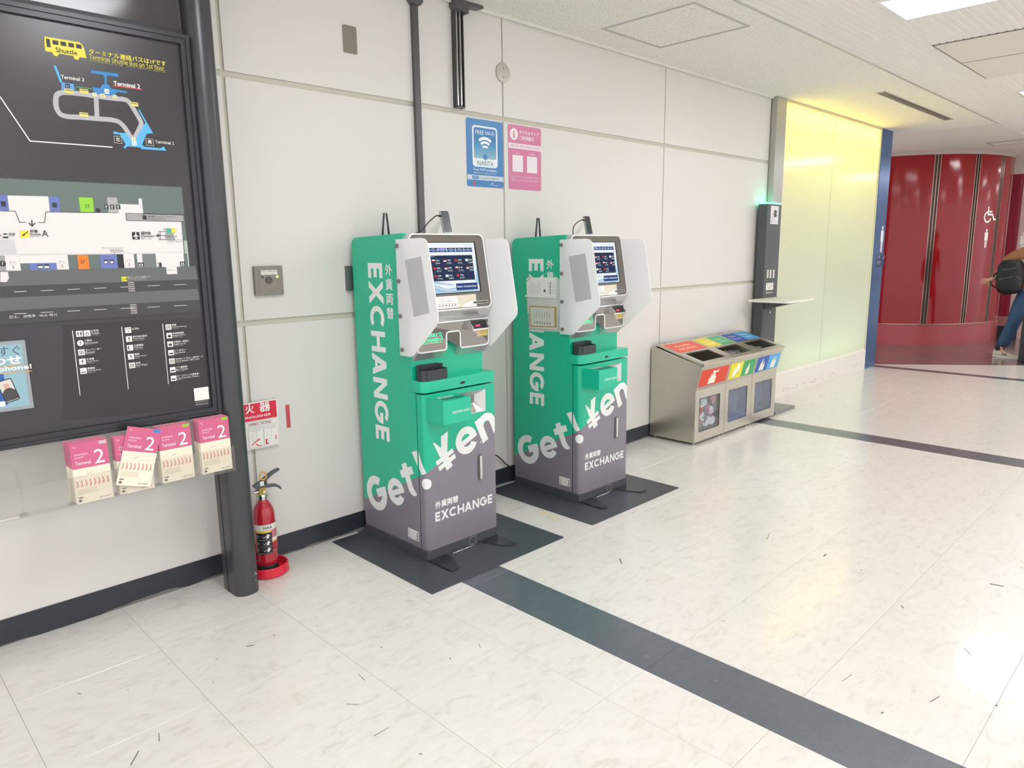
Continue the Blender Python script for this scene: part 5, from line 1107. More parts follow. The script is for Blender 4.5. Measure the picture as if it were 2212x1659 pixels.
# twin antennas
for xa, xb in ((2.256, 2.272), (2.300, 2.288)):
    obj('antenna', tube(B(), [(xa, -.10, 1.628), (xa*.6+xb*.4, -.10, 1.68), (xb, -.10, 1.752), (xb, -.10, 1.757)], [.0058, .0056, .0056, .003], 10), mat('black antenna', '33373a', rough=.4), ks, smooth='all')
k2 = copy_tree(ks, (1.188, 0, 0)); k2['label'] = 'farther green and grey currency exchange kiosk, clear document pocket on its side'
# pocket devices on clear stands
def device(dx, lab, cab):
    t = thing('pocket_device', (2.50+dx, -.33, 1.639), lab, 'device', 'small black devices on top of the kiosks')
    ln = .022
    def q(u, s, o=0): return V((2.505+dx+u, -.345-o+.25*s, 1.648+s))
    body = [(u, s) for u, s in rr(-.029, 0, .029, .118, .008, 4)]
    obj('body', loft(B(), [q(u, s, .006) for u, s in body], [q(u, s, -.006) for u, s in body]), mat('silver device edge', 'b9bdbe', rough=.3, metal=.5), t, smooth=True)
    obj('face', loft(B(), [q(u, s, .0068) for u, s in rr(-.0265, .003, .0265, .115, .007, 4)], [q(u, s, .006) for u, s in rr(-.0265, .003, .0265, .115, .007, 4)]), mat('dark device face', '3f4448', rough=.2), t)
    st = obj('stand', loft(B(), [q(-.030, -.006, .0), q(.028, -.006, 0), q(.024, .10, 0), q(-.020, .10, 0)], [q(-.030, -.006, -.003), q(.028, -.006, -.003), q(.024, .10, -.003), q(-.020, .10, -.003)]), M_CLR, t)
    obj('stand_leg', loft(B(), [(2.48+dx, -.320, 1.735), (2.50+dx, -.320, 1.735), (2.515+dx, -.235, 1.640), (2.46+dx, -.235, 1.640)], [(2.48+dx, -.323, 1.735), (2.50+dx, -.323, 1.735), (2.515+dx, -.239, 1.640), (2.46+dx, -.239, 1.640)]), M_CLR, t)
    obj('stand_foot', BX(2.465+dx, 2.54+dx, -.372, -.335, 1.6385, 1.642), M_CLR, t)
    cb_ = obj('cable', tube(B(), smoothpath([(x+dx, y, z) for x, y, z in cab], 6), .0032, 8), mat('black cable', '2b2d2f', rough=.45), t, smooth='all')
    e = V((cab[0][0]+dx, cab[0][1], cab[0][2])); obj('plug', cyl(B(), e, e+V((.016, -.002, 0)), .006, n=10), mat('black cable', '2b2d2f'), t)
device(0, 'small black device propped on a clear stand on the nearer kiosk, wire curving left', [(2.462, -.325, 1.736), (2.445, -.322, 1.735), (2.415, -.30, 1.705), (2.385, -.28, 1.665), (2.345, -.26, 1.645), (2.30, -.22, 1.642)])
device(1.186, 'small black device propped on a clear stand on the farther kiosk, wire looping down', [(2.462, -.325, 1.738), (2.450, -.322, 1.738), (2.405, -.315, 1.715), (2.385, -.31, 1.685), (2.395, -.30, 1.655), (2.42, -.28, 1.644)])
# document pocket on the second kiosk's side
dx = 1.188; X2 = XL+dx
dp = thing('document_pocket', (X2, -.32, 1.2), 'clear plastic pocket with paper notices stuck on the side of the farther kiosk', 'document pocket')
def sheet(t, name, pts, x, m, th_=.0008): return obj(name, prism(B(), pts, 'x', x-th_, x), m, t)
sheet(dp, 'pocket_sleeve', [(-.195, 1.050), (-.462, 1.060), (-.460, 1.376), (-.430, 1.384), (-.430, 1.272), (-.172, 1.268)], X2-.0135, M_CLR)
sheet(dp, 'pocket_back', [(-.195, 1.050), (-.465, 1.058), (-.460, 1.378), (-.174, 1.374)], X2-.0012, mat('milky plastic', 'e3e7e8', rough=.3))
sheet(dp, 'pocket_rim', [(-.172, 1.262), (-.430, 1.262), (-.430, 1.274), (-.172, 1.274)], X2-.0142, mat('white edge strip', 'eef0f0', rough=.3))
nt_ = thing('paper_notice', (X2, -.3, 1.3), 'white paper notices sticking up out of the clear pocket on the farther kiosk', 'paper')
for k, (dy, dz) in enumerate(((0, 0), (-.004, .004), (-.010, .001))): sheet(nt_, 'paper', [(-.185+dy, 1.16+dz), (-.440+dy, 1.17+dz), (-.428+dy, 1.385+dz), (-.176+dy, 1.378+dz)][::1], X2-.0030-.0016*(2-k), mat('white paper', 'f2f2f0', rough=.7, var=.01))
p = Print((X2-.0070, 0, 0), (0, -1, 0), (0, 0, 1)); 
for k in range(7): p.rect(.200+.016*k, 1.285, .202+.016*k, 1.285+.05+.028*((k*3) % 4)/3, '8a8a8a')
p.rect(.325, 1.295, .340, 1.312, '4a4a4a'); p.rect(.375, 1.285, .385, 1.36, 'a9a9a9')
for (a, c) in ((.36, 1.29), (.395, 1.29), (.36, 1.33), (.395, 1.33)): p.line([(a, c), (a+.022, c), (a+.022, c+.022), (a, c+.022)], .001, '8a8a8a', closed=True)
p.line([(.18, 1.36), (.215, 1.385)], .004, '777777'); p.done('paper_print', nt_)
nt2 = thing('paper_notice', (X2, -.3, 1.1), 'tan bordered certificate inside the clear pocket on the farther kiosk', 'paper')
sheet(nt2, 'paper', [(-.208, 1.066), (-.445, 1.072), (-.440, 1.215), (-.200, 1.210)], X2-.0100, mat('white paper', 'f2f2f0'))
p = Print((X2-.0110, 0, 0), (0, -1, 0), (0, 0, 1)); p.poly([(.210, 1.075), (.438, 1.084), (.434, 1.210), (.203, 1.208)], 'c79a4a'); p.poly([(.219, 1.083), (.418, 1.090), (.415, 1.203), (.212, 1.200)], 'f4f2ec')
for k in range(7): p.rect(.245+.022*k, 1.135, .248+.022*k, 1.165+.006*(k % 3), '6a6a66'); p.rect(.245+.022*k, 1.098, .253+.022*k, 1.112, 'b05a6a' if k % 3 else '77787c')
p.done('paper_print', nt2)
pc = thing('power_cable', (3.2, -.03, 0), 'thin black power cable drooping along the wall between the two kiosks', 'cable')
obj('cord', tube(B(), smoothpath([(2.62, -.055, .46), (2.85, -.030, .34), (3.114, -.030, .231), (3.222, -.03, .138), (3.32, -.028, .085), (3.40, -.03, .075)], 6), .0042, 8), mat('black cable', '2b2d2f'), pc, smooth='all')
ft = thing('tape_patch', (2.76, -.8, 0), 'beige strip of old tape on the floor between the two black mats', 'tape')
q = [on_z(*p_, 0) for p_ in ((1160, 1106), (1172, 1102), (1214, 1122), (1203, 1127))]
bm = B(); loft(bm, [x+V((0, 0, .0003)) for x in q], [x+V((0, 0, .0009)) for x in q]); obj('tape', bm, mat('beige tape', 'ddd2bb', rough=.6, var=.06, scale=40), ft)

# ================================================================== recycling bins
M_SS = mat('brushed stainless', 'c9c3b7', rough=.30, metal=.88, var=.06, scale=3, aniso=(1, 1, 22))
M_SSL = mat('stainless lid', 'cec8bc', rough=.28, metal=.85, var=.04)
M_BAG = clear('thin clear bag', 'f4f6fa', gloss=.22, rough=.22, diff=.16, trans=.16, dcol='f2f4fc')
M_WIN = clear('bin window', 'f2f4f8', gloss=.08, rough=.08, diff=.02, trans=.02)
M_WIN2 = clear('cloudy bin window', 'e8ecf4', gloss=.10, rough=.15, diff=.12, trans=.1, dcol='c8d0e4')
def bin_unit(x0, x1, lab, tops, fronts, kind):
    t = thing('recycling_bin', ((x0+x1)/2, -.22, 0), lab, 'bin', None)
    g = .0015; a, c = x0+g, x1-g
    SP = [(-.014, .022), (-.435, .022), (-.435, .445), (-.486, .650), (-.07, .772), (-.014, .755)]
    for s0 in (a, c-.003): obj('side_panel', prism(B(), SP, 'x', s0, s0+.003), M_SS, t)
    obj('back_panel', BX(a+.003, c-.003, -.017, -.014, .022, .755), M_SS, t); obj('floor_panel', BX(a+.003, c-.003, -.43, -.02, .022, .027), M_SS, t)
    w0, w1, z0, z1 = x0+.062, x0+.385, .100, .376
    bm = B(); 
    for q in ((a+.003, w0, .022, .445), (w1, c-.003, .022, .445), (w0, w1, .022, z0), (w0, w1, z1, .445)): box(bm, q[0], q[1], -.4355, -.432, q[2], q[3])
    bmesh.ops.remove_doubles(bm, verts=bm.verts, dist=1e-5)
    fp = obj('front_panel', bm, M_SS, t)
    fr = [(u, z) for u, z in rr(w0, z0, w1, z1, .014, 3)]; fi = [(u, z) for u, z in rr(w0+.006, z0+.006, w1-.006, z1-.006, .010, 3)]
    bm = B(); n_ = len(fr); va = [bm.verts.new((u, -.4362, z)) for u, z in fr]; vb_ = [bm.verts.new((u, -.4362, z)) for u, z in fi]
    for k in range(n_): bm.faces.new((va[k], va[(k+1) % n_], vb_[(k+1) % n_], vb_[k]))
    obj('window_edge', bm, mat('dark gasket', '5d5f63', rough=.5), fp)
    obj('window', BX(w0, w1, -.4335, -.4325, z0, z1), M_WIN if kind == 'trash' else M_WIN2, fp)
    sl = obj('slant_panel', prism(B(), [(-.4355, .445), (-.4865, .650), (-.483, .651), (-.432, .446)], 'x', a+.003, c-.003), M_SS, t)
    # labels on the slant
    o0 = V((x0, -.4355, .445)); dd = V((0, -.051, .205)).normalized(); p = Print(o0, (1, 0, 0), dd, lift=.0008); L = .2112; wd = x1-x0
    k = len(fronts); e0, e1 = .018, wd-.018; v0, v1 = .028, .170
    for i, (col, icon) in enumerate(fronts):
        u0 = e0+(e1-e0)*i/k; u1 = e0+(e1-e0)*(i+1)/k; p.rect(u0, v0, u1, v1, col); cx = (u0+u1)/2
        def bottle(cx, w, h, tilt=12):
            pts = [(cx-w/2, 0), (cx+w/2, 0), (cx+w/2, h*.55), (cx+w*.2, h*.75), (cx+w*.2, h), (cx-w*.2, h), (cx-w*.2, h*.75), (cx-w/2, h*.55)]
            P_ = [(x+(y)*math.tan(R(tilt)), y+v0+.010) for x, y in pts]; p.poly([(x*1.0, y) for x, y in P_], 'fbf6e2'); p.line(P_, .002, '4a4a48', closed=True)
        if icon == 'trash': bottle(cx-.05, .060, .085, 8); bottle(cx-.012, .085, .095, 6); p.poly([(cx-.035, v0+.100), (cx+.05, v0+.100), (cx+.06, v0+.128), (cx+.02, v0+.112), (cx-.03, v0+.130)], 'fbf6e2'); p.line([(cx-.035, v0+.100), (cx+.05, v0+.100), (cx+.06, v0+.128), (cx+.02, v0+.112), (cx-.03, v0+.130)], .002, '4a4a48', closed=True)
        if icon == 'paper':
            for ox, oy in ((.022, .045), (-.022, .012)):
                q = [(cx+ox-.035, v0+oy), (cx+ox+.025, v0+oy+.006), (cx+ox+.042, v0+oy+.075), (cx+ox-.015, v0+oy+.085)]; p.poly(q, 'fbf6e2'); p.line(q[:3], .002, '4a4a48')
        if icon in ('can', 'pet'): bottle(cx-.02, .045, .110, 10); bottle(cx+.022, .040, .08 if icon == 'can' else .100, 10)
        if icon == 'plastic': bottle(cx-.012, .055, .100, 9)
    p.done('front_sticker', sl)
    # lid: sloping frame with opening, dark inside, top stickers
    LO, LN = V((0, -.500, .668)), V((0, -.066, .786)); ld = (LN-LO).normalized(); ln = V((0, -ld.z, ld.y)); LLn = (LN-LO).length
    P3 = lambda u, s, o=0: V((u, 0, 0))+LO+ld*s+ln*o
    def plate(u0, u1, s0, s1, o0, o1, bm): return loft(bm, [P3(u0, s0, o0), P3(u1, s0, o0), P3(u1, s1, o0), P3(u0, s1, o0)], [P3(u0, s0, o1), P3(u1, s0, o1), P3(u1, s1, o1), P3(u0, s1, o1)])
    ho = (a+.055, c-.055, .045, .215); bm = B()
    for q in ((a, ho[0], 0, LLn), (ho[1], c, 0, LLn), (ho[0], ho[1], 0, ho[2]), (ho[0], ho[1], ho[3], LLn)): plate(*q, -.012, 0, bm)
    bmesh.ops.remove_doubles(bm, verts=bm.verts, dist=1e-5)
    ld_ = obj('lid', bm, M_SSL, t); bm = B(); plate(a, c, -.004, .006, -.026, .001, bm); obj('lid_lip', bm, M_SSL, ld_, bevel=.002)
    bm = B(); plate(a, a+.006, .0, LLn, -.024, -.012, bm); plate(c-.006, c, .0, LLn, -.024, -.012, bm); obj('lid_flange', bm, M_SSL, ld_)
    for u in (a+.03, a+.09): bm = cyl(B(), P3(u, LLn-.004, -.004), P3(u+.03, LLn-.004, -.004), .006, n=10); obj('hinge', bm, mat('steel bolt', '8c8a84'), ld_)
    bm = B()
    if kind == 'trash': plate(ho[0]-.004, ho[1]+.004, ho[2]-.004, ho[3]+.004, -.10, -.095, bm); obj('dark_inner', bm, mat('black liner', '232323', rough=.35), t)
    else:
        plate(ho[0]-.02, ho[1]+.02, ho[2]-.02, ho[3]+.02, -.115, -.11, bm); obj('dark_inner', bm, mat('dark liner', '44474a', rough=.3), t)
        for j in range(3 if kind == 'paper' else 2):
            u0 = ho[0]+(ho[1]-ho[0])*(j+.12)/3; bm = B(); N = 10; rows = []
            for r_ in range(N+1):
                s = ho[2]+(ho[3]-ho[2])*r_/N; rows.append([bm.verts.new(P3(u0+.035*q_+.010*math.sin(r_*.9+j), s, -.035-.03*abs(math.sin(q_*1.3+r_*.25+j)))) for q_ in range(4)])
            for r_ in range(N):
                for q_ in range(3): bm.faces.new((rows[r_][q_], rows[r_][q_+1], rows[r_+1][q_+1], rows[r_+1][q_]))
            obj('bag_fold', bm, M_BAG, t, smooth='all')
    p = Print(P3(a, 0, 0), (1, 0, 0), ld, lift=.0008); W_ = c-a; kk = len(tops)
    for i, (col, txt) in enumerate(tops):
        u0 = .02+(W_-.04)*i/kk; u1 = .02+(W_-.04)*(i+1)/kk; p.rect(u0, .240, u1, .415, col); p.text(txt[0], (u0+u1)/2, .285, .030, 'fbf4e0', w=(u1-u0)*.62, a='c', bold=.03); p.text(txt[1], (u0+u1)/2, .345, .022, 'fbf4e0', w=(u1-u0)*.5, a='c', bold=.02)
    p.done('lid_sticker', t)
    for x in (a+.03, c-.03):
        for y in (-.41, -.05): obj('foot', lathe(B(), [(0, 0), (.016, 0), (.018, .006), (.009, .010), (.009, .024), (0, .024)], (x, y, 0), 14), mat('bin foot', 'c2beb6', rough=.3, metal=.6), t, smooth=True)
    return t, (w0, w1, z0, z1)
bins = [(4.905, 5.368, 'leftmost steel bin, red label, litter showing in its window', [('e8604a', ('もえるゴミ', 'Burnable'))], [('e2472e', 'trash')], 'trash'),
        (5.368, 5.832, 'middle steel bin of three, yellow and green labels', [('ecd92f', ('新聞・雑誌', 'Papers')), ('4fae77', ('プラスチック', 'Plastics'))], [('ece22a', 'paper'), ('3faa66', 'plastic')], 'paper'),
        (5.832, 6.296, 'rightmost steel bin, dark and light blue labels, next to the charging post', [('2d5aa8', ('ビン・カン', 'Cans')), ('4fa6dc', ('ペットボトル', 'Bottles'))], [('2f62b4', 'can'), ('58b0e6', 'pet')], 'cans')]
def crumple(bm, c, s, amp, seed, sub=4):
    r = bmesh.ops.create_icosphere(bm, subdivisions=sub, radius=1)
    for v in r['verts']:
        d = v.co.copy(); nn = noise.noise(d*2.1+V((seed, 0, 0)))*amp+abs(noise.noise(d*5+V((0, seed, 0))))*amp*.6
        v.co = V(c)+V((d.x*s[0], d.y*s[1], d.z*s[2]))*(1+nn)
for i, bdat in enumerate(bins):
    t, (w0, w1, z0, z1) = bin_unit(*bdat)
    t['group'] = 'steel recycling bins in a row'
    bm = B(); crumple(bm, ((w0+w1)/2, -.255, .255), (.170, .160, .215), .12, 3.1*i, 4); obj('liner_bag', bm, M_BAG, t, smooth='all')
    if i == 1: obj('blue_paper', BX(w0+.0, w1+.03, -.428, -.18, .045, .135), mat('blue paper', '6d84b8', rough=.6, var=.1), t, bevel=.01)
    if i == 2: obj('bag_lump', BX(w0+.05, w1-.05, -.38, -.18, .05, .10), mat('grey lump', '8a8f9a', rough=.5, var=.2), t, bevel=.02)
    if i == 0:
        for (u, z, a_, col, nm, lb) in ((w0+.045, .150, 20, 'b9957c', 'paper_cup', 'brown paper cup with white rim lying in the leftmost bin'), (w0+.055, .262, -10, 'e27a58', 'paper_cup', 'orange red paper cup near the top of the litter in the leftmost bin')):
            cp = thing(nm, (u, -.40, z), lb, 'cup'); ax = V((math.sin(R(a_)), -.15, math.cos(R(a_)))).normalized(); c0 = V((u, -.398, z))
            obj('cup_body', cyl(B(), c0-ax*.05, c0+ax*.05, .024, .032, 20), mat('cup '+col, col, rough=.6), cp, smooth=True); obj('cup_rim', cyl(B(), c0+ax*.05, c0+ax*.057, .034, n=20), mat('white rim', 'f4f4f4'), cp); obj('cup_base', cyl(B(), c0-ax*.066, c0-ax*.05, .023, .0245, 20), mat('white rim', 'f4f4f4'), cp)
        for k in range(16):
            u = random.uniform(w0+.07, w1-.03); z = random.uniform(.13, .35); s = random.uniform(.028, .05)
            bm = B(); crumple(bm, (u, -.415+random.uniform(0, .015), z), (s, s*.25, s*.8), .5, 7+k, 2)
            o = obj('litter', bm, mat(('white litter', 'pink litter', 'grey litter')[k % 3], ('e8e6e6', 'c98f90', '77787c')[k % 3], rough=.5), t)

# ================================================================== charging post
M_TW = mat('charcoal post', '54575a', rough=.4, var=.03)
ct_ = thing('charging_post', (6.74, -.1, 0), 'tall charcoal charging post with white shelf and glowing green top', 'charging post')
tx0, tx1, ty0 = 6.600, 6.888, -.120
obj('post_body', BX(tx0, tx1, ty0, -.030, .03, 1.955), M_TW, ct_, bevel=.003)
obj('light_cap', BX(tx0+.006, tx1-.004, ty0+.004, -.032, 1.955, 1.970), glow('green light cap', '5cf0bc', 3.2), ct_)
obj('edge_strip', BX(tx1-.0, tx1+.006, -.10, -.030, .03, 1.95), mat('white edge', 'ecebe0', rough=.5), ct_)
for z in (.4, 1.6): obj('wall_bracket', BX(tx0+.08, tx1-.08, -.030, -.0, z, z+.05), M_TW, ct_)
obj('base_slab', BX(6.36, 6.768, -.420, -.004, 0, .030), mat('grey steel slab', '8f9092', rough=.35, metal=.5), ct_, bevel=.002)
SX0, SX1, SY = 6.345, 6.905, -.495; SZ = 1.069
sh = obj('shelf', prism(B(), [(SX0, SY+.04), (SX0+.012, SY+.012), (SX0+.04, SY), (SX1-.012, SY), (SX1, SY+.012), (SX1, -.10), (tx1, -.10), (tx1, ty0), (tx0, ty0), (tx0, -.10), (SX0, -.10)], 'z', SZ-.022, SZ), mat('white shelf', 'ece9dd', rough=.35), ct_, bevel=.003)
obj('shelf_bracket', prism(B(), [(ty0, SZ-.022), (SY+.06, SZ-.022), (SY+.06, SZ-.030), (ty0-.01, SZ-.105), (ty0, SZ-.11)], 'x', 6.63, 6.80), M_TW, ct_)
obj('lock', cyl(B(), (6.735, ty0, .925), (6.735, ty0-.012, .925), .014, n=20), mat('chrome', 'c9cacb'), ct_)
obj('lower_door', BX(tx0+.018, tx1-.010, ty0-.002, ty0, .05, .955), M_TW, ct_)
p = Print((0, ty0, 0), (1, 0, 0), (0, 0, 1), lift=.0010)
q = lambda x, y: p.px(1400+x/4.608, 300+y/4.608)
a = q(1214, 848); b_ = q(1302, 670); p.rect(a[0], a[1], b_[0], b_[1], 'e6e2e6'); c = ((a[0]+b_[0])/2, (a[1]+b_[1])/2)
p.rect(c[0]-.012, c[1]-.018, c[0]+.038, c[1]+.045, '3f4244'); p.rect(c[0]+.038, c[1]+.026, c[0]+.062, c[1]+.032, '3f4244'); p.rect(c[0]+.038, c[1]-.006, c[0]+.062, c[1]+.000, '3f4244'); p.line([(c[0]-.012, c[1]+.015), (c[0]-.035, c[1]+.005), (c[0]-.030, c[1]-.03), (c[0]-.045, c[1]-.055), (c[0]-.062, c[1]-.062)], .006, '3f4244')
p.done('plug_sign', ct_, 'white plug sign'); p = Print((0, ty0, 0), (1, 0, 0), (0, 0, 1), lift=.0010)
for x in (1180, 1208, 1238):
    a = q(x, 1385); b_ = q(x+20, 1302); p.rect(a[0], a[1], b_[0], b_[1], 'ece8e0')
    for k in range(3): p.rect(a[0]+.012, a[1]+.012+.022*k, b_[0]-.012, a[1]+.020+.022*k, ('5a4444', 'd08070', '333333')[k])
a = q(1170, 1508); b_ = q(1246, 1430); p.rect(a[0], a[1], b_[0], b_[1], 'f4f1ec', .004); w = b_[0]-a[0]; h = b_[1]-a[1]
for (u, v_) in ((.22, .75), (.5, .82), (.8, .85), (.5, .5), (.8, .6), (.35, .28), (.62, .28)): p.rect(a[0]+w*u-.006, a[1]+h*v_-.006, a[0]+w*u+.006, a[1]+h*v_+.006, '4a4a48')
a = q(1168, 1537); b_ = q(1240, 1524); p.rect(a[0], a[1], b_[0], b_[1], 'ecebe4'); p.rect(a[0]+.02, b_[1]+.004, a[0]+.06, b_[1]+.012, '8c8c88'); p.done('socket_plates', ct_, 'white outlets and socket plate')

# ================================================================== traveller, backpack and suitcase
def skinned(name, verts, edges, radii, m, parent=None, sub=2, root=0, label=None):
    me = D.meshes.new(name); me.from_pydata([V(v) for v in verts], edges, []); o = D.objects.new(name, me); COL.objects.link(o)
    md = o.modifiers.new('s', 'SKIN'); sk = me.skin_vertices[0].data
    for i, r in enumerate(radii): sk[i].radius = r if isinstance(r, tuple) else (r, r)
    sk[root].use_root = True
    ss = o.modifiers.new('u', 'SUBSURF'); ss.levels = sub; ss.render_levels = sub
    dg = bpy.context.evaluated_depsgraph_get(); m2 = D.meshes.new_from_object(o.evaluated_get(dg)); D.objects.remove(o); D.meshes.remove(me)
    bm = B(); bm.from_mesh(m2); D.meshes.remove(m2)
    for f in bm.faces: f.material_index = 0
    return obj(name, bm, m, parent, label, smooth='all')
def chain(lists):
    """lists of (point, radius) chains; a chain whose first item is an int starts at that vertex"""
    vs, es, rs = [], [], []
    for ch in lists:
        prev = None
        for it in ch:
            if isinstance(it, int): prev = it; continue
            vs.append(it[0]); rs.append(it[1]); i = len(vs)-1
            if prev is not None: es.append((prev, i))
            prev = i
    return vs, es, rs
PX = 11.9
pe = thing('person', (PX, -1.30, .004), 'person in tan jacket and blue jeans walking right, one hand stretched back', 'person')
M_SKIN = mat('skin', 'd9a58c', rough=.55, var=.04); M_JK = mat('tan jacket', '9a6a44', rough=.8, var=.12, scale=14, bump=.2, bscale=20); M_JN = mat('blue denim', '34506f', rough=.85, var=.16, scale=18, bump=.12, bscale=60); M_HAIR = mat('dark hair', '2a211d', rough=.6, bump=.3, bscale=60, aniso=(1, 1, .2))
HIP = (PX, -1.33, .93)
body = [[(HIP, (.13, .10)), ((PX, -1.34, 1.08), (.12, .095)), ((PX, -1.37, 1.24), (.14, .10)), ((PX, -1.40, 1.39), (.12, .085)), ((PX, -1.425, 1.47), .052), ((PX, -1.445, 1.54), .050), ((PX, -1.470, 1.60), (.070, .080)), ((PX, -1.475, 1.68), (.074, .088)), ((PX, -1.465, 1.745), (.055, .065))],
        [3, ((PX-.17, -1.34, 1.45), .050), ((PX-.20, -1.12, 1.36), .043), ((PX-.19, -1.01, 1.27), .036), ((PX-.16, -.955, 1.120), .030), ((PX-.14, -.905, 1.080), (.024, .030)), ((PX-.13, -.865, 1.062), (.034, .014))],
        [3, ((PX+.17, -1.40, 1.41), .050), ((PX+.21, -1.52, 1.20), .042), ((PX+.18, -1.66, 1.10), .034), ((PX+.15, -1.76, 1.10), .028), ((PX+.14, -1.82, 1.10), (.036, .014))],
        [0, ((PX-.09, -1.28, .84), .085), ((PX-.10, -1.20, .49), .058), ((PX-.10, -1.105, .22), .042), ((PX-.10, -1.075, .10), .032), ((PX-.10, -1.16, .045), .030)],
        [0, ((PX+.09, -1.40, .84), .085), ((PX+.10, -1.62, .50), .058), ((PX+.10, -1.68, .22), .042), ((PX+.10, -1.70, .10), .032), ((PX+.10, -1.79, .045), .030)]]
# fingers of the outstretched hand, palm end is vertex 14
vs, es, rs = chain(body); palm = [i for i, v in enumerate(vs) if abs(v[1]+.865) < 1e-6][0]; palm2 = [i for i, v in enumerate(vs) if abs(v[1]+1.82) < 1e-6][0]
def fingers(pi, base, dirv, spread, upv, L=.07):
    for k, (sp_, ln) in enumerate(((-1.5, .85), (-.5, 1), (.5, .95), (1.5, .75))):
        b0 = V(base)+V(spread)*sp_; i0 = len(vs); prev = pi
        for j, (t_, dz) in enumerate(((.18, 0), (.55, .05), (.95, -.05))):
            vs.append(tuple(b0+V(dirv)*L*ln*t_*1.2+V(upv)*dz*L+V(spread)*sp_*.25*t_)); rs.append((.0085, .0085) if j < 2 else (.006, .006)); es.append((prev, len(vs)-1)); prev = len(vs)-1
    vs.append(tuple(V(base)-V(dirv)*.03+V(spread)*-2.6)); rs.append(.010); es.append((pi, len(vs)-1)); vs.append(tuple(V(base)+V(dirv)*.02+V(spread)*-3.4+V(upv)*.01)); rs.append(.0075); es.append((len(vs)-2, len(vs)-1))
fingers(palm, (PX-.125, -.84, 1.052), (0, .94, -.25), (-.010, .006, .018), (0, .2, 1)); fingers(palm2, (PX+.135, -1.84, 1.10), (0, -1, .05), (.006, 0, .016), (0, 0, 1))
skinned('body', vs, es, rs, M_SKIN, pe)
hd_ = V((PX, -1.475, 1.665))
obj('hair', lathe(B(), [(0, -.02), (.086, -.01), (.096, .03), (.092, .075), (.06, .108), (0, .118)], hd_+V((0, .016, 0)), 24), M_HAIR, pe, smooth='all')
for s in (-1, 1): obj('eye', cyl(B(), hd_+V((s*.026, -.060, -.012)), hd_+V((s*.026, -.071, -.012)), .010, n=10), mat('dark eye', '201a18', rough=.2), pe)
obj('nose', loft(B(), [hd_+V((-.012, -.060, -.045)), hd_+V((.012, -.060, -.045)), hd_+V((.005, -.060, -.005)), hd_+V((-.005, -.060, -.005))], [hd_+V((-.010, -.090, -.042)), hd_+V((.010, -.090, -.042)), hd_+V((.004, -.074, -.008)), hd_+V((-.004, -.074, -.008))]), M_SKIN, pe, bevel=.003)
obj('mouth', BX(hd_.x-.02, hd_.x+.02, hd_.y-.070, hd_.y-.055, hd_.z-.070, hd_.z-.062), mat('lips', 'a8605a', rough=.5), pe, bevel=.002)
for s in (-1, 1): obj('ear', lathe(B(), [(0, -.022), (.010, -.016), (.013, 0), (.010, .018), (0, .024)], hd_+V((s*.060, .012, -.020)), 12), M_SKIN, pe, smooth='all')
v_, e_, r_ = chain([[((PX, -1.33, .84), (.175, .150)), ((PX, -1.335, .95), (.172, .145)), ((PX, -1.345, 1.10), (.150, .125)), ((PX, -1.37, 1.25), (.165, .130)), ((PX, -1.40, 1.40), (.150, .105)), ((PX, -1.425, 1.475), .070)],
                    [4, ((PX-.16, -1.34, 1.47), .092), ((PX-.19, -1.16, 1.40), .080), ((PX-.195, -1.03, 1.30), .066)], [4, ((PX+.17, -1.40, 1.43), .078), ((PX+.215, -1.51, 1.22), .066), ((PX+.19, -1.64, 1.12), .056)]])
skinned('jacket', v_, e_, r_, M_JK, pe)
v_, e_, r_ = chain([[((PX, -1.34, 1.10), (.150, .120)), ((PX, -1.335, .98), (.160, .128)), ((PX, -1.32, .86), (.155, .125))], [2, ((PX-.09, -1.26, .74), .108), ((PX-.10, -1.205, .49), .085), ((PX-.10, -1.135, .27), .082), ((PX-.10, -1.095, .135), .078)],
                    [2, ((PX+.09, -1.465, .74), .112), ((PX+.10, -1.62, .49), .092), ((PX+.10, -1.68, .27), .086), ((PX+.10, -1.71, .135), .078)]])
skinned('jeans', v_, e_, r_, M_JN, pe)
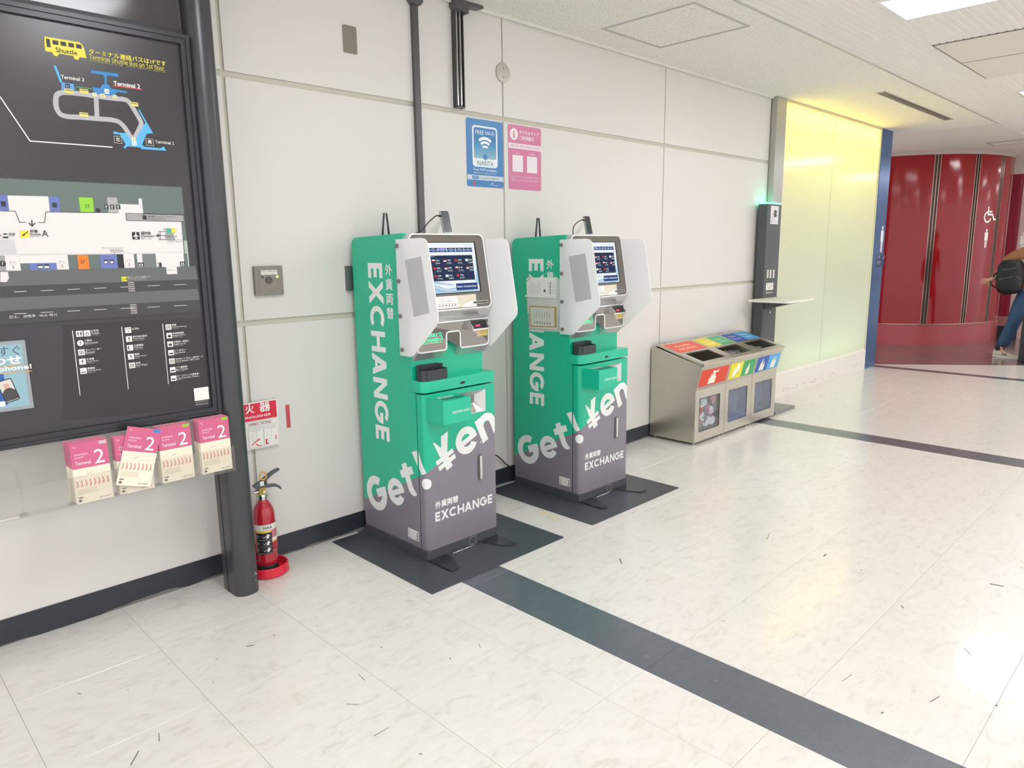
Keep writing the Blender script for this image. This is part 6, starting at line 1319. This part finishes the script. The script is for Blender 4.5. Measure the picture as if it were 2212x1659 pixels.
def shoe(cx, y0, z0, pitch):
    """running shoe, heel at y0, toe towards -y"""
    prof = [(0, 0.000, .034, .048, .100), (.05, 0, .038, .050, .108), (.10, 0, .036, .042, .090), (.15, 0, .040, .030, .072), (.21, .002, .046, .022, .056), (.26, .006, .040, .018, .046), (.285, .014, .018, .022, .036)]
    bm = B(); bs = B(); ru, rs2 = [], []
    rotm = Matrix.Rotation(R(pitch), 3, 'X')
    def tr_(x, y, z): return V((cx, y0, z0))+rotm @ V((x, y, z))
    for (d, zb, hw, zs, zt_) in prof:
        ru.append([bm.verts.new(tr_(x, -d, z)) for x, z in ((-hw, zb+.022), (-hw*1.0, zb+.022+(zt_-zb)*.45), (-hw*.5, zt_), (hw*.5, zt_), (hw, zb+.022+(zt_-zb)*.45), (hw, zb+.022))])
        rs2.append([bs.verts.new(tr_(x, -d, z)) for x, z in ((-hw*1.1, zb), (-hw*1.12, zb+.024), (hw*1.12, zb+.024), (hw*1.1, zb))])
    for mesh, rows in ((bm, ru), (bs, rs2)):
        for a_, c_2 in zip(rows, rows[1:]):
            n_ = len(a_)
            for k in range(n_): mesh.faces.new((a_[k], a_[(k+1) % n_], c_2[(k+1) % n_], c_2[k]))
        mesh.faces.new(rows[0][::-1]); mesh.faces.new(rows[-1]); bmesh.ops.recalc_face_normals(mesh, faces=mesh.faces)
    bmesh.ops.subdivide_edges(bm, edges=bm.edges[:], cuts=1, use_grid_fill=True); bmesh.ops.smooth_vert(bm, verts=bm.verts, factor=.5)
    sh_ = obj('shoe', bm, mat('cream suede', 'cfc4b2', rough=.8, var=.06), pe, smooth='all'); obj('sole', bs, mat('white pink sole', 'e6dcda', rough=.6), sh_)
    p = Print(tr_(-.0445, 0, 0), rotm @ V((0, -1, 0)), rotm @ V((0, 0, 1)), lift=.002); p.text('N', .115, .036, .040, '5a6068', w=.046, bold=.05); p.done('side_mark', sh_)
    obj('sock', cyl(B(), tr_(0, -.05, .095), tr_(0, -.045, .16), .040, .042, 16), mat('dark sock', '2b2d33', rough=.9), sh_, smooth=True)
shoe(PX-.10, -1.005, .010, 4); shoe(PX+.10, -1.66, .004, 0)
bp = thing('backpack', (PX-.05, -1.17, 1.1), 'large black backpack on the back of the person at the right edge', 'backpack')
bm = B(); r = bmesh.ops.create_icosphere(bm, subdivisions=4, radius=1)
for v in r['verts']:
    d = v.co.copy(); f = lambda t_: math.copysign(abs(t_)**.62, t_)
    v.co = V((PX-.20+f(d.x)*.19, -1.125+f(d.y)*.150, 1.115+f(d.z)*.235+.012*noise.noise(d*3)))
obj('pack', bm, mat('black nylon', '16181b', rough=.65, var=.1, bump=.15, bscale=14), bp, smooth='all')
bm = B(); r = bmesh.ops.create_icosphere(bm, subdivisions=3, radius=1)
for v in r['verts']:
    d = v.co.copy(); v.co = V((PX-.32+f(d.x)*.09, -1.16+f(d.y)*.12, 1.03+f(d.z)*.12))
obj('front_pocket', bm, mat('black nylon', '1e2024'), bp, smooth='all')
for z, yy_ in ((1.22, -1.05), (1.10, -1.025)): obj('zip', tube(B(), smoothpath([(PX-.425, yy_-.17, z+.03), (PX-.428, yy_-.12, z+.012), (PX-.420, yy_-.06, z), (PX-.405, yy_-.01, z-.006)], 4), .003, 6), mat('light zip', '8a8d92', rough=.3, metal=.5), bp, smooth='all')
obj('strap', tube(B(), smoothpath([(PX-.19, -1.22, 1.36), (PX-.215, -1.08, 1.26), (PX-.20, -.985, 1.19), (PX-.18, -.93, 1.125), (PX-.175, -.935, 1.11)], 5), .011, 8), mat('black nylon', '1e2024'), bp, smooth='all')
obj('strap', tube(B(), smoothpath([(PX-.15, -.885, 1.055), (PX-.15, -.905, 1.01), (PX-.14, -.94, .975), (PX-.13, -1.01, .955), (PX-.12, -1.09, .955)], 5), .009, 8), mat('black nylon', '1e2024'), bp, smooth='all')
su_ = thing('suitcase', (PX-.35, -1.47, 0), 'black wheeled suitcase mostly out of view at the right picture edge', 'suitcase')
obj('case', BX(PX-.50, PX-.24, -1.80, -1.372, .045, .60), mat('black case shell', '25272a', rough=.4, var=.08), su_, bevel=.03, seg=3)
for x in (PX-.46, PX-.28):
    for y in (-1.75, -1.385): obj('wheel', cyl(B(), (x-.018, y, .026), (x+.018, y, .026), .026, n=18), mat('black rubber', '2b2c2e'), su_, smooth=True); obj('wheel_fork', BX(x-.020, x+.020, y-.012, y+.012, .030, .058), mat('black rubber', '2b2c2e'), su_)
for x in (PX-.43, PX-.31): obj('handle_tube', cyl(B(), (x, -1.74, .58), (x, -1.74, 1.02), .008, n=10), mat('chrome', 'c9cacb'), su_, smooth=True)
obj('handle_grip', BX(PX-.45, PX-.29, -1.755, -1.725, 1.01, 1.04), mat('black plastic', '34383a'), su_, bevel=.008)
